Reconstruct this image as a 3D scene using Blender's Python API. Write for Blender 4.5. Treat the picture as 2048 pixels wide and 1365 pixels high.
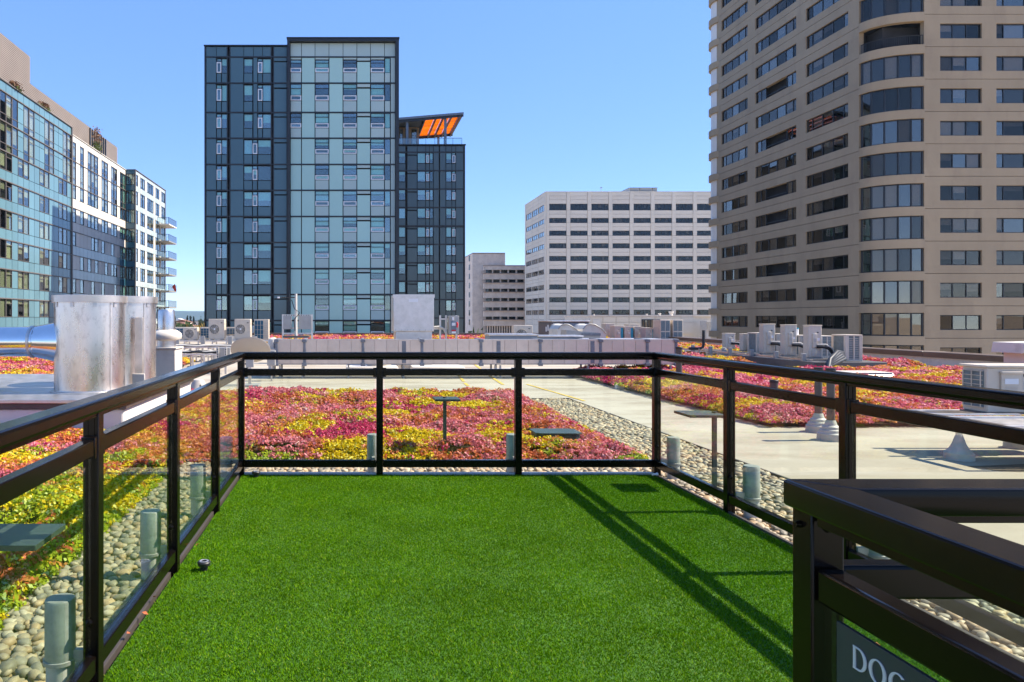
import bpy, bmesh, math, random
import numpy as np
from mathutils import Vector, Matrix

random.seed(11)
rng = np.random.default_rng(11)
sc = bpy.context.scene
for o in list(bpy.data.objects):
    bpy.data.objects.remove(o)
col = sc.collection
R = math.radians

# ---------------------------------------------------------------- camera
# level camera with a rising/side shift lens: everything in the place runs along X (across) and Y (away)
F, H, VX, VY = 1443.0, 1.385, 700.0, 637.0      # focal length in photo pixels, eye height over the turf, vanishing point
cam = bpy.data.cameras.new('camera')
cam.sensor_fit = 'HORIZONTAL'
cam.sensor_width = 36
cam.lens = 36 * F / 2048
cam.shift_x = (1024 - VX) / 2048
cam.shift_y = -(682.5 - VY) / 2048
cam.clip_start = 0.05
cam.clip_end = 30000
camo = bpy.data.objects.new('camera', cam)
camo.location = (0, 0, H)
camo.rotation_euler = (R(90), 0, 0)
col.objects.link(camo)
sc.camera = camo

# ---------------------------------------------------------------- sky, sun, exposure
SUN_EL, SUN_AZ = 47.5, 87.0                     # azimuth clockwise from +Y: the sun stands to the right
w = bpy.data.worlds.new('World')
sc.world = w
w.use_nodes = True
nt = w.node_tree
nt.nodes.clear()
sky = nt.nodes.new('ShaderNodeTexSky')
sky.sky_type = 'NISHITA'
sky.sun_disc = False
sky.sun_elevation = R(SUN_EL)
sky.sun_rotation = R(SUN_AZ)
sky.altitude = 30
sky.air_density = 0.5
sky.dust_density = 0.0
sky.ozone_density = 5.0
hs = nt.nodes.new('ShaderNodeHueSaturation')
hs.inputs['Saturation'].default_value = 1.72
hs.inputs['Hue'].default_value = 0.517
gm_ = nt.nodes.new('ShaderNodeGamma')          # the photograph's tone curve holds the sky near the horizon down
gm_.inputs[1].default_value = 0.42
bg = nt.nodes.new('ShaderNodeBackground')
bg.inputs['Strength'].default_value = 0.15
out = nt.nodes.new('ShaderNodeOutputWorld')
nt.links.new(sky.outputs[0], gm_.inputs[0])
nt.links.new(gm_.outputs[0], hs.inputs['Color'])
nt.links.new(hs.outputs[0], bg.inputs[0])
nt.links.new(bg.outputs[0], out.inputs[0])
sl = bpy.data.lights.new('sun', 'SUN')
sl.energy = 2.0
sl.angle = R(0.5)
sl.color = (1.0, 0.91, 0.78)
slo = bpy.data.objects.new('sun', sl)
el, az = R(SUN_EL), R(SUN_AZ)
sdir = Vector((math.cos(el) * math.sin(az), math.cos(el) * math.cos(az), math.sin(el)))
slo.rotation_euler = sdir.to_track_quat('Z', 'Y').to_euler()
slo.location = (40, 5, 60)
col.objects.link(slo)
sc.view_settings.view_transform = 'Standard'
sc.view_settings.look = 'None'
sc.view_settings.gamma = 1
sc.view_settings.exposure = 2.36
sc.render.engine = 'CYCLES'
sc.cycles.max_bounces = 8
sc.cycles.transparent_max_bounces = 24
sc.cycles.diffuse_bounces = 3
sc.cycles.glossy_bounces = 3
sc.cycles.caustics_reflective = False
sc.cycles.caustics_refractive = False

# ---------------------------------------------------------------- helpers
def ax(px, Y): return (px - VX) * Y / F          # where a photo column lies, at a given distance
def az_(py, Y): return H - (py - VY) * Y / F
ORG = {}

def tag(o, label=None, cat=None, group=None, kind=None):
    if label: o['label'] = label
    if cat: o['category'] = cat
    if group: o['group'] = group
    if kind: o['kind'] = kind
    return o

def thing(name, loc, label, cat, group=None, rz=0):
    o = bpy.data.objects.new(name, None)
    o.empty_display_size = 0.2
    o.location = loc
    o.rotation_euler = (0, 0, rz)
    col.objects.link(o)
    ORG[o.name] = Vector(loc)
    return tag(o, label, cat, group)

def link(name, me, parent=None, world=(0, 0, 0)):
    o = bpy.data.objects.new(name, me)
    wv = Vector(world)
    if parent is not None:
        o.parent = parent
        o.location = wv - ORG.get(parent.name, Vector())
    else:
        o.location = wv
    col.objects.link(o)
    ORG[o.name] = wv
    return o

class MB:
    """collects faces of ONE part"""
    def __init__(s): s.v, s.f, s.mi = [], [], []
    def add(s, vs, fs, m=0):
        n = len(s.v)
        s.v += [tuple(v) for v in vs]
        s.f += [tuple(i + n for i in f) for f in fs]
        s.mi += [m] * len(fs)
        return s
    def box(s, x0, x1, y0, y1, z0, z1, m=0):
        return s.add([(x0,y0,z0),(x1,y0,z0),(x1,y1,z0),(x0,y1,z0),(x0,y0,z1),(x1,y0,z1),(x1,y1,z1),(x0,y1,z1)],
                     [(0,3,2,1),(4,5,6,7),(0,1,5,4),(1,2,6,5),(2,3,7,6),(3,0,4,7)], m)
    def cyl(s, p0, p1, r0, r1=None, n=16, caps=True, m=0):
        r1 = r0 if r1 is None else r1
        p0, p1 = Vector(p0), Vector(p1)
        d = (p1 - p0).normalized()
        a = d.orthogonal().normalized()
        b = d.cross(a)
        vs = []
        for p, r in ((p0, r0), (p1, r1)):
            vs += [p + r * (math.cos(2*math.pi*i/n) * a + math.sin(2*math.pi*i/n) * b) for i in range(n)]
        fs = [(i, (i+1) % n, n + (i+1) % n, n + i) for i in range(n)]
        if caps: fs += [tuple(range(n))[::-1], tuple(range(n, 2*n))]
        return s.add(vs, fs, m)
    def tube(s, pts, r, n=8, m=0):
        pts = [Vector(p) for p in pts]
        vs, fs = [], []
        a = None
        for k, p in enumerate(pts):
            d = (pts[min(k+1, len(pts)-1)] - pts[max(k-1, 0)]).normalized()
            a = d.orthogonal().normalized() if a is None else (a - d * a.dot(d)).normalized()
            b = d.cross(a)
            vs += [p + r * (math.cos(2*math.pi*i/n) * a + math.sin(2*math.pi*i/n) * b) for i in range(n)]
        for k in range(len(pts) - 1):
            for i in range(n):
                fs.append((k*n+i, k*n+(i+1) % n, (k+1)*n+(i+1) % n, (k+1)*n+i))
        fs += [tuple(range(n))[::-1], tuple(range((len(pts)-1)*n, len(pts)*n))]
        return s.add(vs, fs, m)
    def lathe(s, c, prof, n=32, m=0):
        """profile of (radius, z) turned about the vertical through c"""
        vs, fs = [], []
        for r, z in prof:
            vs += [(c[0] + r*math.cos(2*math.pi*i/n), c[1] + r*math.sin(2*math.pi*i/n), c[2] + z) for i in range(n)]
        for k in range(len(prof) - 1):
            for i in range(n):
                fs.append((k*n+i, k*n+(i+1) % n, (k+1)*n+(i+1) % n, (k+1)*n+i))
        return s.add(vs, fs, m)
    def prism(s, poly, axis, a, b, m=0):
        """poly of (u, v) pushed from a to b along axis"""
        def P(u, v, t):
            return {'x': (t, u, v), 'y': (u, t, v), 'z': (u, v, t)}[axis]
        n = len(poly)
        vs = [P(u, v, a) for u, v in poly] + [P(u, v, b) for u, v in poly]
        fs = [tuple(range(n)), tuple(range(n, 2*n))[::-1]] + [(i, n+i, n+(i+1) % n, (i+1) % n) for i in range(n)]
        return s.add(vs, fs, m)
    def mesh(s, name, mats, org=(0, 0, 0), smooth=None, bevel=0, seg=2):
        me = bpy.data.meshes.new(name)
        ox, oy, oz = org
        me.from_pydata([(x-ox, y-oy, z-oz) for x, y, z in s.v], [], s.f)
        mats = mats if isinstance(mats, (list, tuple)) else [mats]
        for m_ in mats:
            if m_ is not None: me.materials.append(m_)
        if len(mats) > 1: me.polygons.foreach_set('material_index', s.mi)
        bm = bmesh.new()
        bm.from_mesh(me)
        bmesh.ops.recalc_face_normals(bm, faces=bm.faces)
        if bevel:
            es = [e for e in bm.edges if len(e.link_faces) == 2 and e.calc_face_angle(0) > 0.6]
            bmesh.ops.bevel(bm, geom=es, offset=bevel, segments=seg, profile=0.5, affect='EDGES', clamp_overlap=True)
        bm.to_mesh(me)
        bm.free()
        if smooth or bevel:
            me.polygons.foreach_set('use_smooth', [True] * len(me.polygons))
            me.set_sharp_from_angle(angle=R(smooth or 20))
        return me
    def build(s, name, mats, parent=None, smooth=None, bevel=0, seg=2, local=False):
        """world coordinates unless local (then as the parent sees them)"""
        if local:
            me = s.mesh(name, mats, (0, 0, 0), smooth, bevel, seg)
            o = bpy.data.objects.new(name, me)
            o.parent = parent
            col.objects.link(o)
            ORG[o.name] = ORG.get(parent.name, Vector()) if parent else Vector()
            return o
        xs = np.array(s.v)
        c = (xs.min(0) + xs.max(0)) / 2
        if parent is None: c[2] = xs.min(0)[2]
        c = tuple(float(q) for q in c)
        return link(name, s.mesh(name, mats, c, smooth, bevel, seg), parent, c)

BOXES = {}
def piece(name, mat_, parent, x0, x1, y0, y1, z0, z1, bevel=0, tilt=0):
    """a box-shaped piece; alike ones share their mesh"""
    d = (x1 - x0, y1 - y0, z1 - z0)
    k = (name, mat_.name, round(d[0], 3), round(d[1], 3), round(d[2], 3), bevel)
    if k not in BOXES:
        BOXES[k] = MB().box(-d[0]/2, d[0]/2, -d[1]/2, d[1]/2, -d[2]/2, d[2]/2).mesh(name, mat_, bevel=bevel, seg=1)
    o = link(name, BOXES[k], parent, ((x0+x1)/2, (y0+y1)/2, (z0+z1)/2))
    if tilt:
        o.rotation_euler = (random.uniform(-tilt, tilt), random.uniform(-tilt, tilt), random.uniform(-tilt, tilt))
    return o

def kids(o): return [c for c in list(o.children)]
def copy_tree(o, loc=None, rz=None, label=None, parent=None):
    c = o.copy()
    col.objects.link(c)
    c.parent = parent
    if loc is not None: c.location = loc
    if rz is not None: c.rotation_euler = (0, 0, rz)
    if label: c['label'] = label
    for ch in kids(o): copy_tree(ch, parent=c)
    return c

class Fac:
    """a facade plane: u runs along it, d into the building"""
    def __init__(s, kind, P): s.kind, s.P = kind, P
    def b(s, u0, u1, d0, d1, z0, z1):
        if s.kind == 'front': return (u0, u1, s.P + d0, s.P + d1, z0, z1)          # faces -Y
        if s.kind == 'left': return (s.P + d0, s.P + d1, u0, u1, z0, z1)           # faces -X
        return (s.P - d1, s.P - d0, u0, u1, z0, z1)                                # faces +X

# ---------------------------------------------------------------- materials
def nd(nt, t, **kw):
    n = nt.nodes.new(t)
    for k, v in kw.items(): setattr(n, k, v)
    return n

def mat(name, c, rough=0.6, metal=0.0, var=0.12, scale=2.0, obj=0.0, bump=0.0, bscale=60.0, spec=0.5, stretch=(1, 1, 1), stain=0.0,
        stain_scale=1.0, stain_col=None, stain_rng=(0.52, 0.68), worn=None, coat=0.0, rvar=0.0, trans=0.0):
    m = bpy.data.materials.new(name)
    m.use_nodes = True
    nt = m.node_tree
    L = nt.links.new
    b = nt.nodes['Principled BSDF']
    b.inputs['Roughness'].default_value = rough
    b.inputs['Metallic'].default_value = metal
    b.inputs['Specular IOR Level'].default_value = spec
    b.inputs['Coat Weight'].default_value = coat
    b.inputs['Coat Roughness'].default_value = 0.08
    g = nd(nt, 'ShaderNodeNewGeometry')
    mp = nd(nt, 'ShaderNodeVectorMath', operation='MULTIPLY')
    mp.inputs[1].default_value = stretch
    L(g.outputs['Position'], mp.inputs[0])
    nz = nd(nt, 'ShaderNodeTexNoise')
    nz.inputs['Scale'].default_value = scale
    nz.inputs['Detail'].default_value = 7
    nz.inputs['Roughness'].default_value = 0.62
    L(mp.outputs[0], nz.inputs['Vector'])
    mr = nd(nt, 'ShaderNodeMapRange')
    mr.inputs[1].default_value, mr.inputs[2].default_value = 0.3, 0.7
    mr.inputs[3].default_value, mr.inputs[4].default_value = 1 - var, 1 + var
    L(nz.outputs['Fac'], mr.inputs[0])
    val = mr.outputs[0]
    if obj:
        oi = nd(nt, 'ShaderNodeObjectInfo')
        m2 = nd(nt, 'ShaderNodeMapRange')
        m2.inputs[3].default_value, m2.inputs[4].default_value = 1 - obj, 1 + obj
        L(oi.outputs['Random'], m2.inputs[0])
        mu = nd(nt, 'ShaderNodeMath', operation='MULTIPLY')
        L(val, mu.inputs[0]); L(m2.outputs[0], mu.inputs[1])
        val = mu.outputs[0]
    sv = nd(nt, 'ShaderNodeVectorMath', operation='SCALE')
    sv.inputs[0].default_value = c[:3]
    L(val, sv.inputs['Scale'])
    cur = sv.outputs[0]
    if stain:
        n2 = nd(nt, 'ShaderNodeTexNoise')
        n2.inputs['Scale'].default_value = stain_scale
        n2.inputs['Detail'].default_value = 9
        n2.inputs['Roughness'].default_value = 0.68
        L(mp.outputs[0], n2.inputs['Vector'])
        r2 = nd(nt, 'ShaderNodeMapRange')
        r2.inputs[1].default_value, r2.inputs[2].default_value = stain_rng
        r2.inputs[3].default_value, r2.inputs[4].default_value = 0, stain
        L(n2.outputs['Fac'], r2.inputs[0])
        mx = nd(nt, 'ShaderNodeMix', data_type='RGBA')
        L(r2.outputs[0], mx.inputs[0]); L(cur, mx.inputs[6])
        sc_ = stain_col or (c[0]*0.4, c[1]*0.36, c[2]*0.3)
        mx.inputs[7].default_value = (*sc_[:3], 1)
        cur = mx.outputs[2]
    if worn:            # a dirtier zone with a ragged border: (centre, inner radius, outer radius, amount, colour)
        wc_, r_in, r_out, amt, wcol = worn
        ds_ = nd(nt, 'ShaderNodeVectorMath', operation='DISTANCE')
        ds_.inputs[1].default_value = wc_
        L(g.outputs['Position'], ds_.inputs[0])
        wn = nd(nt, 'ShaderNodeTexNoise'); wn.inputs['Scale'].default_value = 0.9; wn.inputs['Detail'].default_value = 8
        L(mp.outputs[0], wn.inputs['Vector'])
        wa = nd(nt, 'ShaderNodeMath', operation='MULTIPLY_ADD'); wa.inputs[1].default_value = 5.0
        L(wn.outputs['Fac'], wa.inputs[0]); L(ds_.outputs['Value'], wa.inputs[2])
        wr = nd(nt, 'ShaderNodeMapRange'); wr.inputs[1].default_value, wr.inputs[2].default_value = r_in + 2.5, r_out + 2.5
        wr.inputs[3].default_value, wr.inputs[4].default_value = amt, 0.0
        L(wa.outputs[0], wr.inputs[0])
        wm = nd(nt, 'ShaderNodeMix', data_type='RGBA')
        L(wr.outputs[0], wm.inputs[0]); L(cur, wm.inputs[6]); wm.inputs[7].default_value = (*wcol, 1)
        cur = wm.outputs[2]
    L(cur, b.inputs['Base Color'])
    if rvar:
        m3 = nd(nt, 'ShaderNodeMapRange')
        m3.inputs[1].default_value, m3.inputs[2].default_value = 0.3, 0.7
        m3.inputs[3].default_value, m3.inputs[4].default_value = max(0.02, rough - rvar), rough + rvar
        L(nz.outputs['Fac'], m3.inputs[0]); L(m3.outputs[0], b.inputs['Roughness'])
    if bump:
        n3 = nd(nt, 'ShaderNodeTexNoise')
        n3.inputs['Scale'].default_value = bscale
        n3.inputs['Detail'].default_value = 4
        L(mp.outputs[0], n3.inputs['Vector'])
        bp = nd(nt, 'ShaderNodeBump')
        bp.inputs['Strength'].default_value = bump
        bp.inputs['Distance'].default_value = 0.02
        L(n3.outputs['Fac'], bp.inputs['Height']); L(bp.outputs[0], b.inputs['Normal'])
    if trans:
        t = nd(nt, 'ShaderNodeBsdfTranslucent')
        L(cur, t.inputs[0])
        ms = nd(nt, 'ShaderNodeMixShader')
        ms.inputs[0].default_value = trans
        L(b.outputs[0], ms.inputs[1]); L(t.outputs[0], ms.inputs[2])
        L(ms.outputs[0], nt.nodes['Material Output'].inputs[0])
    return m

def glass(name, tint, ior=1.45, base=0.0, gain=1.0, rough=0.0, gloss=(1, 1, 1), wavy=0.0, wscale=0.5):
    m = bpy.data.materials.new(name)
    m.use_nodes = True
    nt = m.node_tree
    L = nt.links.new
    nt.nodes.remove(nt.nodes['Principled BSDF'])
    t = nd(nt, 'ShaderNodeBsdfTransparent'); t.inputs[0].default_value = (*tint, 1)
    g = nd(nt, 'ShaderNodeBsdfGlossy'); g.inputs['Roughness'].default_value = rough
    g.inputs['Color'].default_value = (*gloss, 1)
    lw = nd(nt, 'ShaderNodeLayerWeight'); lw.inputs[0].default_value = 0.5      # facing: the same from both sides of a pane
    pw = nd(nt, 'ShaderNodeMath', operation='POWER'); pw.inputs[1].default_value = 5.0
    L(lw.outputs['Facing'], pw.inputs[0])
    r0 = ((ior-1)/(ior+1))**2
    ma = nd(nt, 'ShaderNodeMath', operation='MULTIPLY_ADD', use_clamp=True)
    ma.inputs[1].default_value, ma.inputs[2].default_value = gain*(1-r0), base + r0
    L(pw.outputs[0], ma.inputs[0])
    if wavy:
        geo = nd(nt, 'ShaderNodeNewGeometry')
        nz = nd(nt, 'ShaderNodeTexNoise'); nz.inputs['Scale'].default_value = wscale; nz.inputs['Detail'].default_value = 1
        L(geo.outputs['Position'], nz.inputs['Vector'])
        bp = nd(nt, 'ShaderNodeBump'); bp.inputs['Strength'].default_value = wavy; bp.inputs['Distance'].default_value = 0.05
        L(nz.outputs['Fac'], bp.inputs['Height']); L(bp.outputs[0], g.inputs['Normal'])
    ms = nd(nt, 'ShaderNodeMixShader')
    L(ma.outputs[0], ms.inputs[0]); L(t.outputs[0], ms.inputs[1]); L(g.outputs[0], ms.inputs[2])
    L(ms.outputs[0], nt.nodes['Material Output'].inputs[0])
    return m

def attr_mat(name, rough=0.6, trans=0.0, spec=0.3, bump=0.0):
    """colour of the thing itself comes from a colour attribute"""
    m = bpy.data.materials.new(name)
    m.use_nodes = True
    nt = m.node_tree
    L = nt.links.new
    b = nt.nodes['Principled BSDF']
    b.inputs['Roughness'].default_value = rough
    b.inputs['Specular IOR Level'].default_value = spec
    a = nd(nt, 'ShaderNodeAttribute', attribute_name='tint')
    L(a.outputs['Color'], b.inputs['Base Color'])
    if bump:
        geo = nd(nt, 'ShaderNodeNewGeometry')
        n3 = nd(nt, 'ShaderNodeTexNoise'); n3.inputs['Scale'].default_value = 120
        L(geo.outputs['Position'], n3.inputs['Vector'])
        bp = nd(nt, 'ShaderNodeBump'); bp.inputs['Strength'].default_value = bump; bp.inputs['Distance'].default_value = 0.004
        L(n3.outputs['Fac'], bp.inputs['Height']); L(bp.outputs[0], b.inputs['Normal'])
    if trans:
        t = nd(nt, 'ShaderNodeBsdfTranslucent'); L(a.outputs['Color'], t.inputs[0])
        ms = nd(nt, 'ShaderNodeMixShader'); ms.inputs[0].default_value = trans
        L(b.outputs[0], ms.inputs[1]); L(t.outputs[0], ms.inputs[2])
        L(ms.outputs[0], nt.nodes['Material Output'].inputs[0])
    return m

def np_mesh(name, V, T, C, material, smooth=False, quads=False):
    """big mesh from arrays: V (n,3), T (m,3|4), C (n,3) colours"""
    me = bpy.data.meshes.new(name)
    k = T.shape[1]
    me.vertices.add(len(V)); me.vertices.foreach_set('co', np.ascontiguousarray(V, dtype=np.float32).ravel())
    me.loops.add(T.size); me.loops.foreach_set('vertex_index', np.ascontiguousarray(T, dtype=np.int32).ravel())
    me.polygons.add(len(T)); me.polygons.foreach_set('loop_start', np.arange(0, T.size, k, dtype=np.int32))
    if smooth: me.polygons.foreach_set('use_smooth', np.ones(len(T), dtype=bool))
    me.update(calc_edges=True)
    if C is not None:
        at = me.color_attributes.new('tint', 'FLOAT_COLOR', 'POINT')
        at.data.foreach_set('color', np.concatenate([C, np.ones((len(C), 1))], 1).astype(np.float32).ravel())
    me.materials.append(material)
    return me

M = {}
M['bronze'] = mat('bronze anodised aluminium', (0.0050, 0.0034, 0.0024), rough=0.20, var=0.12, scale=9, spec=0.20)
M['glass'] = glass('railing glass', (0.92, 0.965, 0.92), ior=1.4, gain=0.7)
M['galv'] = mat('galvanised steel', (0.62, 0.58, 0.54), rough=0.38, metal=0.85, var=0.16, scale=5, bump=0.03, bscale=25, rvar=0.1, obj=0.05)
M['galv_streak'] = mat('brushed rolled steel', (0.74, 0.67, 0.61), rough=0.30, metal=1.0, var=0.14, scale=1.6, stretch=(2, 2, 1), stain=0.35, stain_scale=9,
                       stain_col=(0.26, 0.20, 0.17), rvar=0.1, bump=0.02, bscale=8)
M['polish'] = mat('polished steel', (0.80, 0.79, 0.78), rough=0.12, metal=1.0, var=0.06, scale=4, rvar=0.05)
M['duct'] = mat('foil faced duct wrap', (0.62, 0.51, 0.42), rough=0.45, metal=0.45, var=0.10, scale=3, bump=0.05, bscale=12, obj=0.06, rvar=0.08)
M['sealant'] = mat('grey duct sealant', (0.16, 0.17, 0.19), rough=0.6, var=0.3, scale=8)
M['white'] = mat('white coated metal', (0.62, 0.575, 0.50), rough=0.5, var=0.08, scale=2, stain=0.25, stain_scale=3, stain_rng=(0.5, 0.66))
M['membrane'] = mat('white roof membrane', (0.70, 0.65, 0.58), rough=0.7, var=0.08, scale=1.6, stain=0.25, stain_scale=2.2, stain_col=(0.42, 0.38, 0.32))
M['cream'] = mat('cream enamel', (0.62, 0.53, 0.415), rough=0.45, var=0.06, scale=3, obj=0.05, stain=0.22, stain_scale=5, stain_rng=(0.5, 0.66))
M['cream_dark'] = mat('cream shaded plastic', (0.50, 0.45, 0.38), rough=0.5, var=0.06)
M['grille'] = mat('fan grille grey', (0.16, 0.145, 0.12), rough=0.6, var=0.15)
M['fan'] = mat('fan blade grey', (0.35, 0.32, 0.28), rough=0.5)
M['coil'] = mat('blue coil fins', (0.008, 0.085, 0.15), rough=0.4, var=0.25, scale=10, stretch=(8, 8, 1))
M['coil_teal'] = mat('teal coil fins', (0.02, 0.32, 0.42), rough=0.4, var=0.2, scale=10)
M['coil_grey'] = mat('grey coil fins', (0.13, 0.17, 0.18), rough=0.45, var=0.25, scale=12)
M['steel'] = mat('painted grey steel', (0.36, 0.35, 0.33), rough=0.5, var=0.12, scale=5, metal=0.3)
M['rust'] = mat('weathered post steel', (0.085, 0.070, 0.062), rough=0.5, var=0.3, scale=6, metal=0.2)
M['black'] = mat('black rubber', (0.014, 0.014, 0.015), rough=0.5, var=0.3, scale=12)
M['brown'] = mat('brown coping', (0.10, 0.065, 0.045), rough=0.45, var=0.15, scale=2)
M['dish'] = mat('beige dish paint', (0.42, 0.37, 0.31), rough=0.5, var=0.05)
M['dkgrey'] = mat('dark grey sheet', (0.10, 0.095, 0.095), rough=0.5, var=0.12, scale=2)
M['bluegrey'] = mat('blue grey sheet', (0.17, 0.21, 0.25), rough=0.5, var=0.12, scale=2)
M['red'] = mat('red plastic', (0.55, 0.025, 0.03), rough=0.4)
M['paper'] = mat('white sticker', (0.8, 0.79, 0.77), rough=0.6, var=0.03)
M['yellow'] = mat('worn yellow paint', (0.62, 0.40, 0.05), rough=0.7, var=0.25, scale=5, stain=0.5, stain_scale=9, stain_col=(0.6, 0.55, 0.42))
M['slate'] = mat('green grey stone plate', (0.045, 0.062, 0.055), rough=0.42, var=0.25, scale=60)
M['stub'] = mat('galvanised post stub', (0.33, 0.345, 0.30), rough=0.5, metal=0.3, var=0.3, scale=9, stain=0.7, stain_scale=18, stain_col=(0.14, 0.16, 0.13))
M['stub_low'] = mat('pale stub sleeve', (0.52, 0.50, 0.45), rough=0.6, var=0.12, scale=8, stain=0.25, stain_scale=9)
M['boot'] = mat('white pipe boot', (0.43, 0.40, 0.35), rough=0.55, var=0.10, scale=5, stain=0.35, stain_scale=6)
M['sign'] = mat('slate sign board', (0.035, 0.045, 0.050), rough=0.42, var=0.05)
M['letter'] = mat('off white lettering', (0.62, 0.62, 0.60), rough=0.5, var=0.03)
# ================================================================ THE SETTING
ZR = -0.12           # roof surface
GZ = -20.0           # street level of the city

def grid_noise(x, y, s, seed):
    g = np.random.default_rng(seed).random((64, 64))
    u, v = x / s + 1000.0, y / s + 1000.0
    i, j = np.floor(u).astype(int), np.floor(v).astype(int)
    fu, fv = u - i, v - j
    fu, fv = fu*fu*(3-2*fu), fv*fv*(3-2*fv)
    a, b, c, d = g[i % 64, j % 64], g[(i+1) % 64, j % 64], g[i % 64, (j+1) % 64], g[(i+1) % 64, (j+1) % 64]
    return (a*(1-fu)+b*fu)*(1-fv) + (c*(1-fu)+d*fu)*fv

M['city'] = mat('city ground', (0.38, 0.305, 0.21), rough=0.9, var=0.25, scale=0.02, stain=0.6, stain_scale=0.012, stain_col=(0.26, 0.215, 0.15))
M['forest'] = mat('forested hill', (0.030, 0.055, 0.035), rough=0.95, var=0.4, scale=0.01, stretch=(1, 1, 4))
M['concrete'] = mat('weathered roof coating', (0.420, 0.366, 0.288), stain_rng=(0.47, 0.62), worn=((7.5, 4.0, 0), 2.5, 7.0, 0.7, (0.29, 0.225, 0.148)), rough=0.75, var=0.10, scale=0.9, stretch=(0.55, 1.6, 1), stain=0.55, stain_scale=0.8,
                    stain_col=(0.22, 0.165, 0.105), bump=0.12, bscale=30)
M['pad'] = mat('pale walkway pad', (0.43, 0.40, 0.34), rough=0.7, var=0.06, scale=3, stain=0.2, stain_scale=3)
M['gravel_base'] = mat('gravel dirt', (0.14, 0.125, 0.10), rough=0.9, var=0.4, scale=30)
M['soil'] = mat('bed soil', (0.055, 0.040, 0.022), rough=0.95, var=0.5, scale=8)
M['thatch'] = mat('turf thatch', (0.036, 0.110, 0.001), rough=0.9, var=0.4, scale=60)
M['edging'] = mat('dark edging steel', (0.055, 0.045, 0.038), rough=0.6, var=0.2)
M['kerb'] = mat('pale aluminium trim', (0.42, 0.43, 0.41), rough=0.5, metal=0.5, var=0.12, scale=4)

S = 9000
gr = MB().add([(-S, -S, GZ), (S, -S, GZ), (S, S, GZ), (-S, S, GZ)], [(0, 1, 2, 3)]).build('ground', M['city'])
tag(gr, kind='structure')
# far ridge
xs = np.linspace(-8500, 3500, 121)
prof = [(5600, 0.0), (5800, 0.30), (6100, 0.75), (6500, 1.0), (7000, 0.9), (7600, 0.6)]
V, Fc = [], []
for k, (yy, hh) in enumerate(prof):
    top = 84 + 7*np.sin(xs/420.0) + 6*grid_noise(xs, xs*0 + yy*0.3, 160, 5) + 8*grid_noise(xs, xs*0, 900, 6)
    for x_, t_ in zip(xs, top): V.append((x_, yy, GZ + hh*(t_ - 4)))
n_ = len(xs)
for k in range(len(prof)-1):
    for i in range(n_-1): Fc.append((k*n_+i, k*n_+i+1, (k+1)*n_+i+1, (k+1)*n_+i))
hill = MB().add(V, Fc).build('hills', M['forest'], smooth=60)
tag(hill, kind='structure')

roof = MB().box(-27, 18.4, -9, 50.6, GZ + 0.02, ZR).build('roof', M['concrete'])
tag(roof, kind='structure')
pad = MB().box(-2.2, 3.4, 13.35, 15.3, ZR, ZR + 0.006).build('walkway_pad', M['pad'])
tag(pad, kind='structure')
for (a, b, x0, x1, wd) in ((16.0, 16.7, 2.62, 2.66, .07), (17.1, 19.0, 2.70, 2.86, .07), (16.3, 18.8, 3.46, 3.64, .07), (19.8, 20.8, 2.95, 3.05, .07),
                           (13.1, 16.4, 4.26, 4.02, .06), (20.5, 24, 3.8, 4.1, .07)):
    ln = MB().add([(x0-wd/2, a, ZR+.008), (x0+wd/2, a, ZR+.008), (x1+wd/2, b, ZR+.008), (x1-wd/2, b, ZR+.008)], [(0, 1, 2, 3)]).build('painted_line', M['yellow'])
    tag(ln, kind='structure')

# ---------------------------------------------------------------- artificial turf
TX0, TX1, TY0, TY1 = -0.965, 2.72, -2.0, 6.47
turf = MB().box(TX0, TX1, TY0, TY1, ZR, -0.022).build('turf_mat', M['thatch'])
tag(turf, kind='structure')
def turf_blades():
    Y = 1.6 + (6.47-1.6)*rng.random(800000)**1.35
    Y = np.concatenate([Y, rng.uniform(0.7, 1.6, 30000)])
    X = rng.uniform(TX0 + .004, TX1 - .004, len(Y))
    n = len(X)
    h = rng.uniform(0.006, 0.014, n) * (0.80 + 0.4*grid_noise(X, Y, 0.16, 3))
    wd = rng.uniform(0.0016, 0.0030, n) * (0.75 + 0.08*Y)
    a = rng.uniform(0, 2*np.pi, n)
    ln = rng.uniform(0.1, 1.25, n) * h
    la = rng.uniform(0, 2*np.pi, n)
    px, py = np.cos(a)*wd, np.sin(a)*wd
    tx, ty = X + np.cos(la)*ln, Y + np.sin(la)*ln
    z0 = np.full(n, -0.023)
    V = np.stack([np.stack([X-px, Y-py, z0], 1), np.stack([X+px, Y+py, z0], 1), np.stack([tx, ty, z0+h], 1)], 1).reshape(-1, 3)
    T = np.arange(3*n).reshape(n, 3)
    base = np.array([[0.085, 0.215, 0.001], [0.120, 0.255, 0.002], [0.040, 0.125, 0.001], [0.18, 0.320, 0.003], [0.30, 0.37, 0.04]])
    C = base[rng.choice(5, n, p=[.36, .30, .2, .12, .02])]
    C = C * (0.80 + 0.26*grid_noise(X, Y, 0.4, 9) + 0.16*grid_noise(X + .3*Y, Y, 1.1, 19))[:, None]
    C = np.repeat(C, 3, 0)
    return np_mesh('turf', V, T, C, attr_mat('turf blades', rough=0.7, trans=0.25, spec=0.05))
to = link('turf', turf_blades())
tag(to, 'bright green artificial grass inside the glass railing', 'artificial grass', kind='stuff')
ke = MB().box(TX0 - .02, TX1 + .02, 6.485, 6.53, ZR, -0.004).build('turf_edging', M['kerb'], bevel=.004)
tag(ke, 'pale metal edging strip along the back of the turf', 'edging')
for x_ in (-0.998,):
    k2 = MB().box(x_ - .012, x_ + .012, -2, 6.47, ZR, -0.012).build('turf_edging', M['edging'], bevel=.003)
    tag(k2, 'dark metal edging strip along the turf under the drum-side railing', 'edging')
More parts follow.
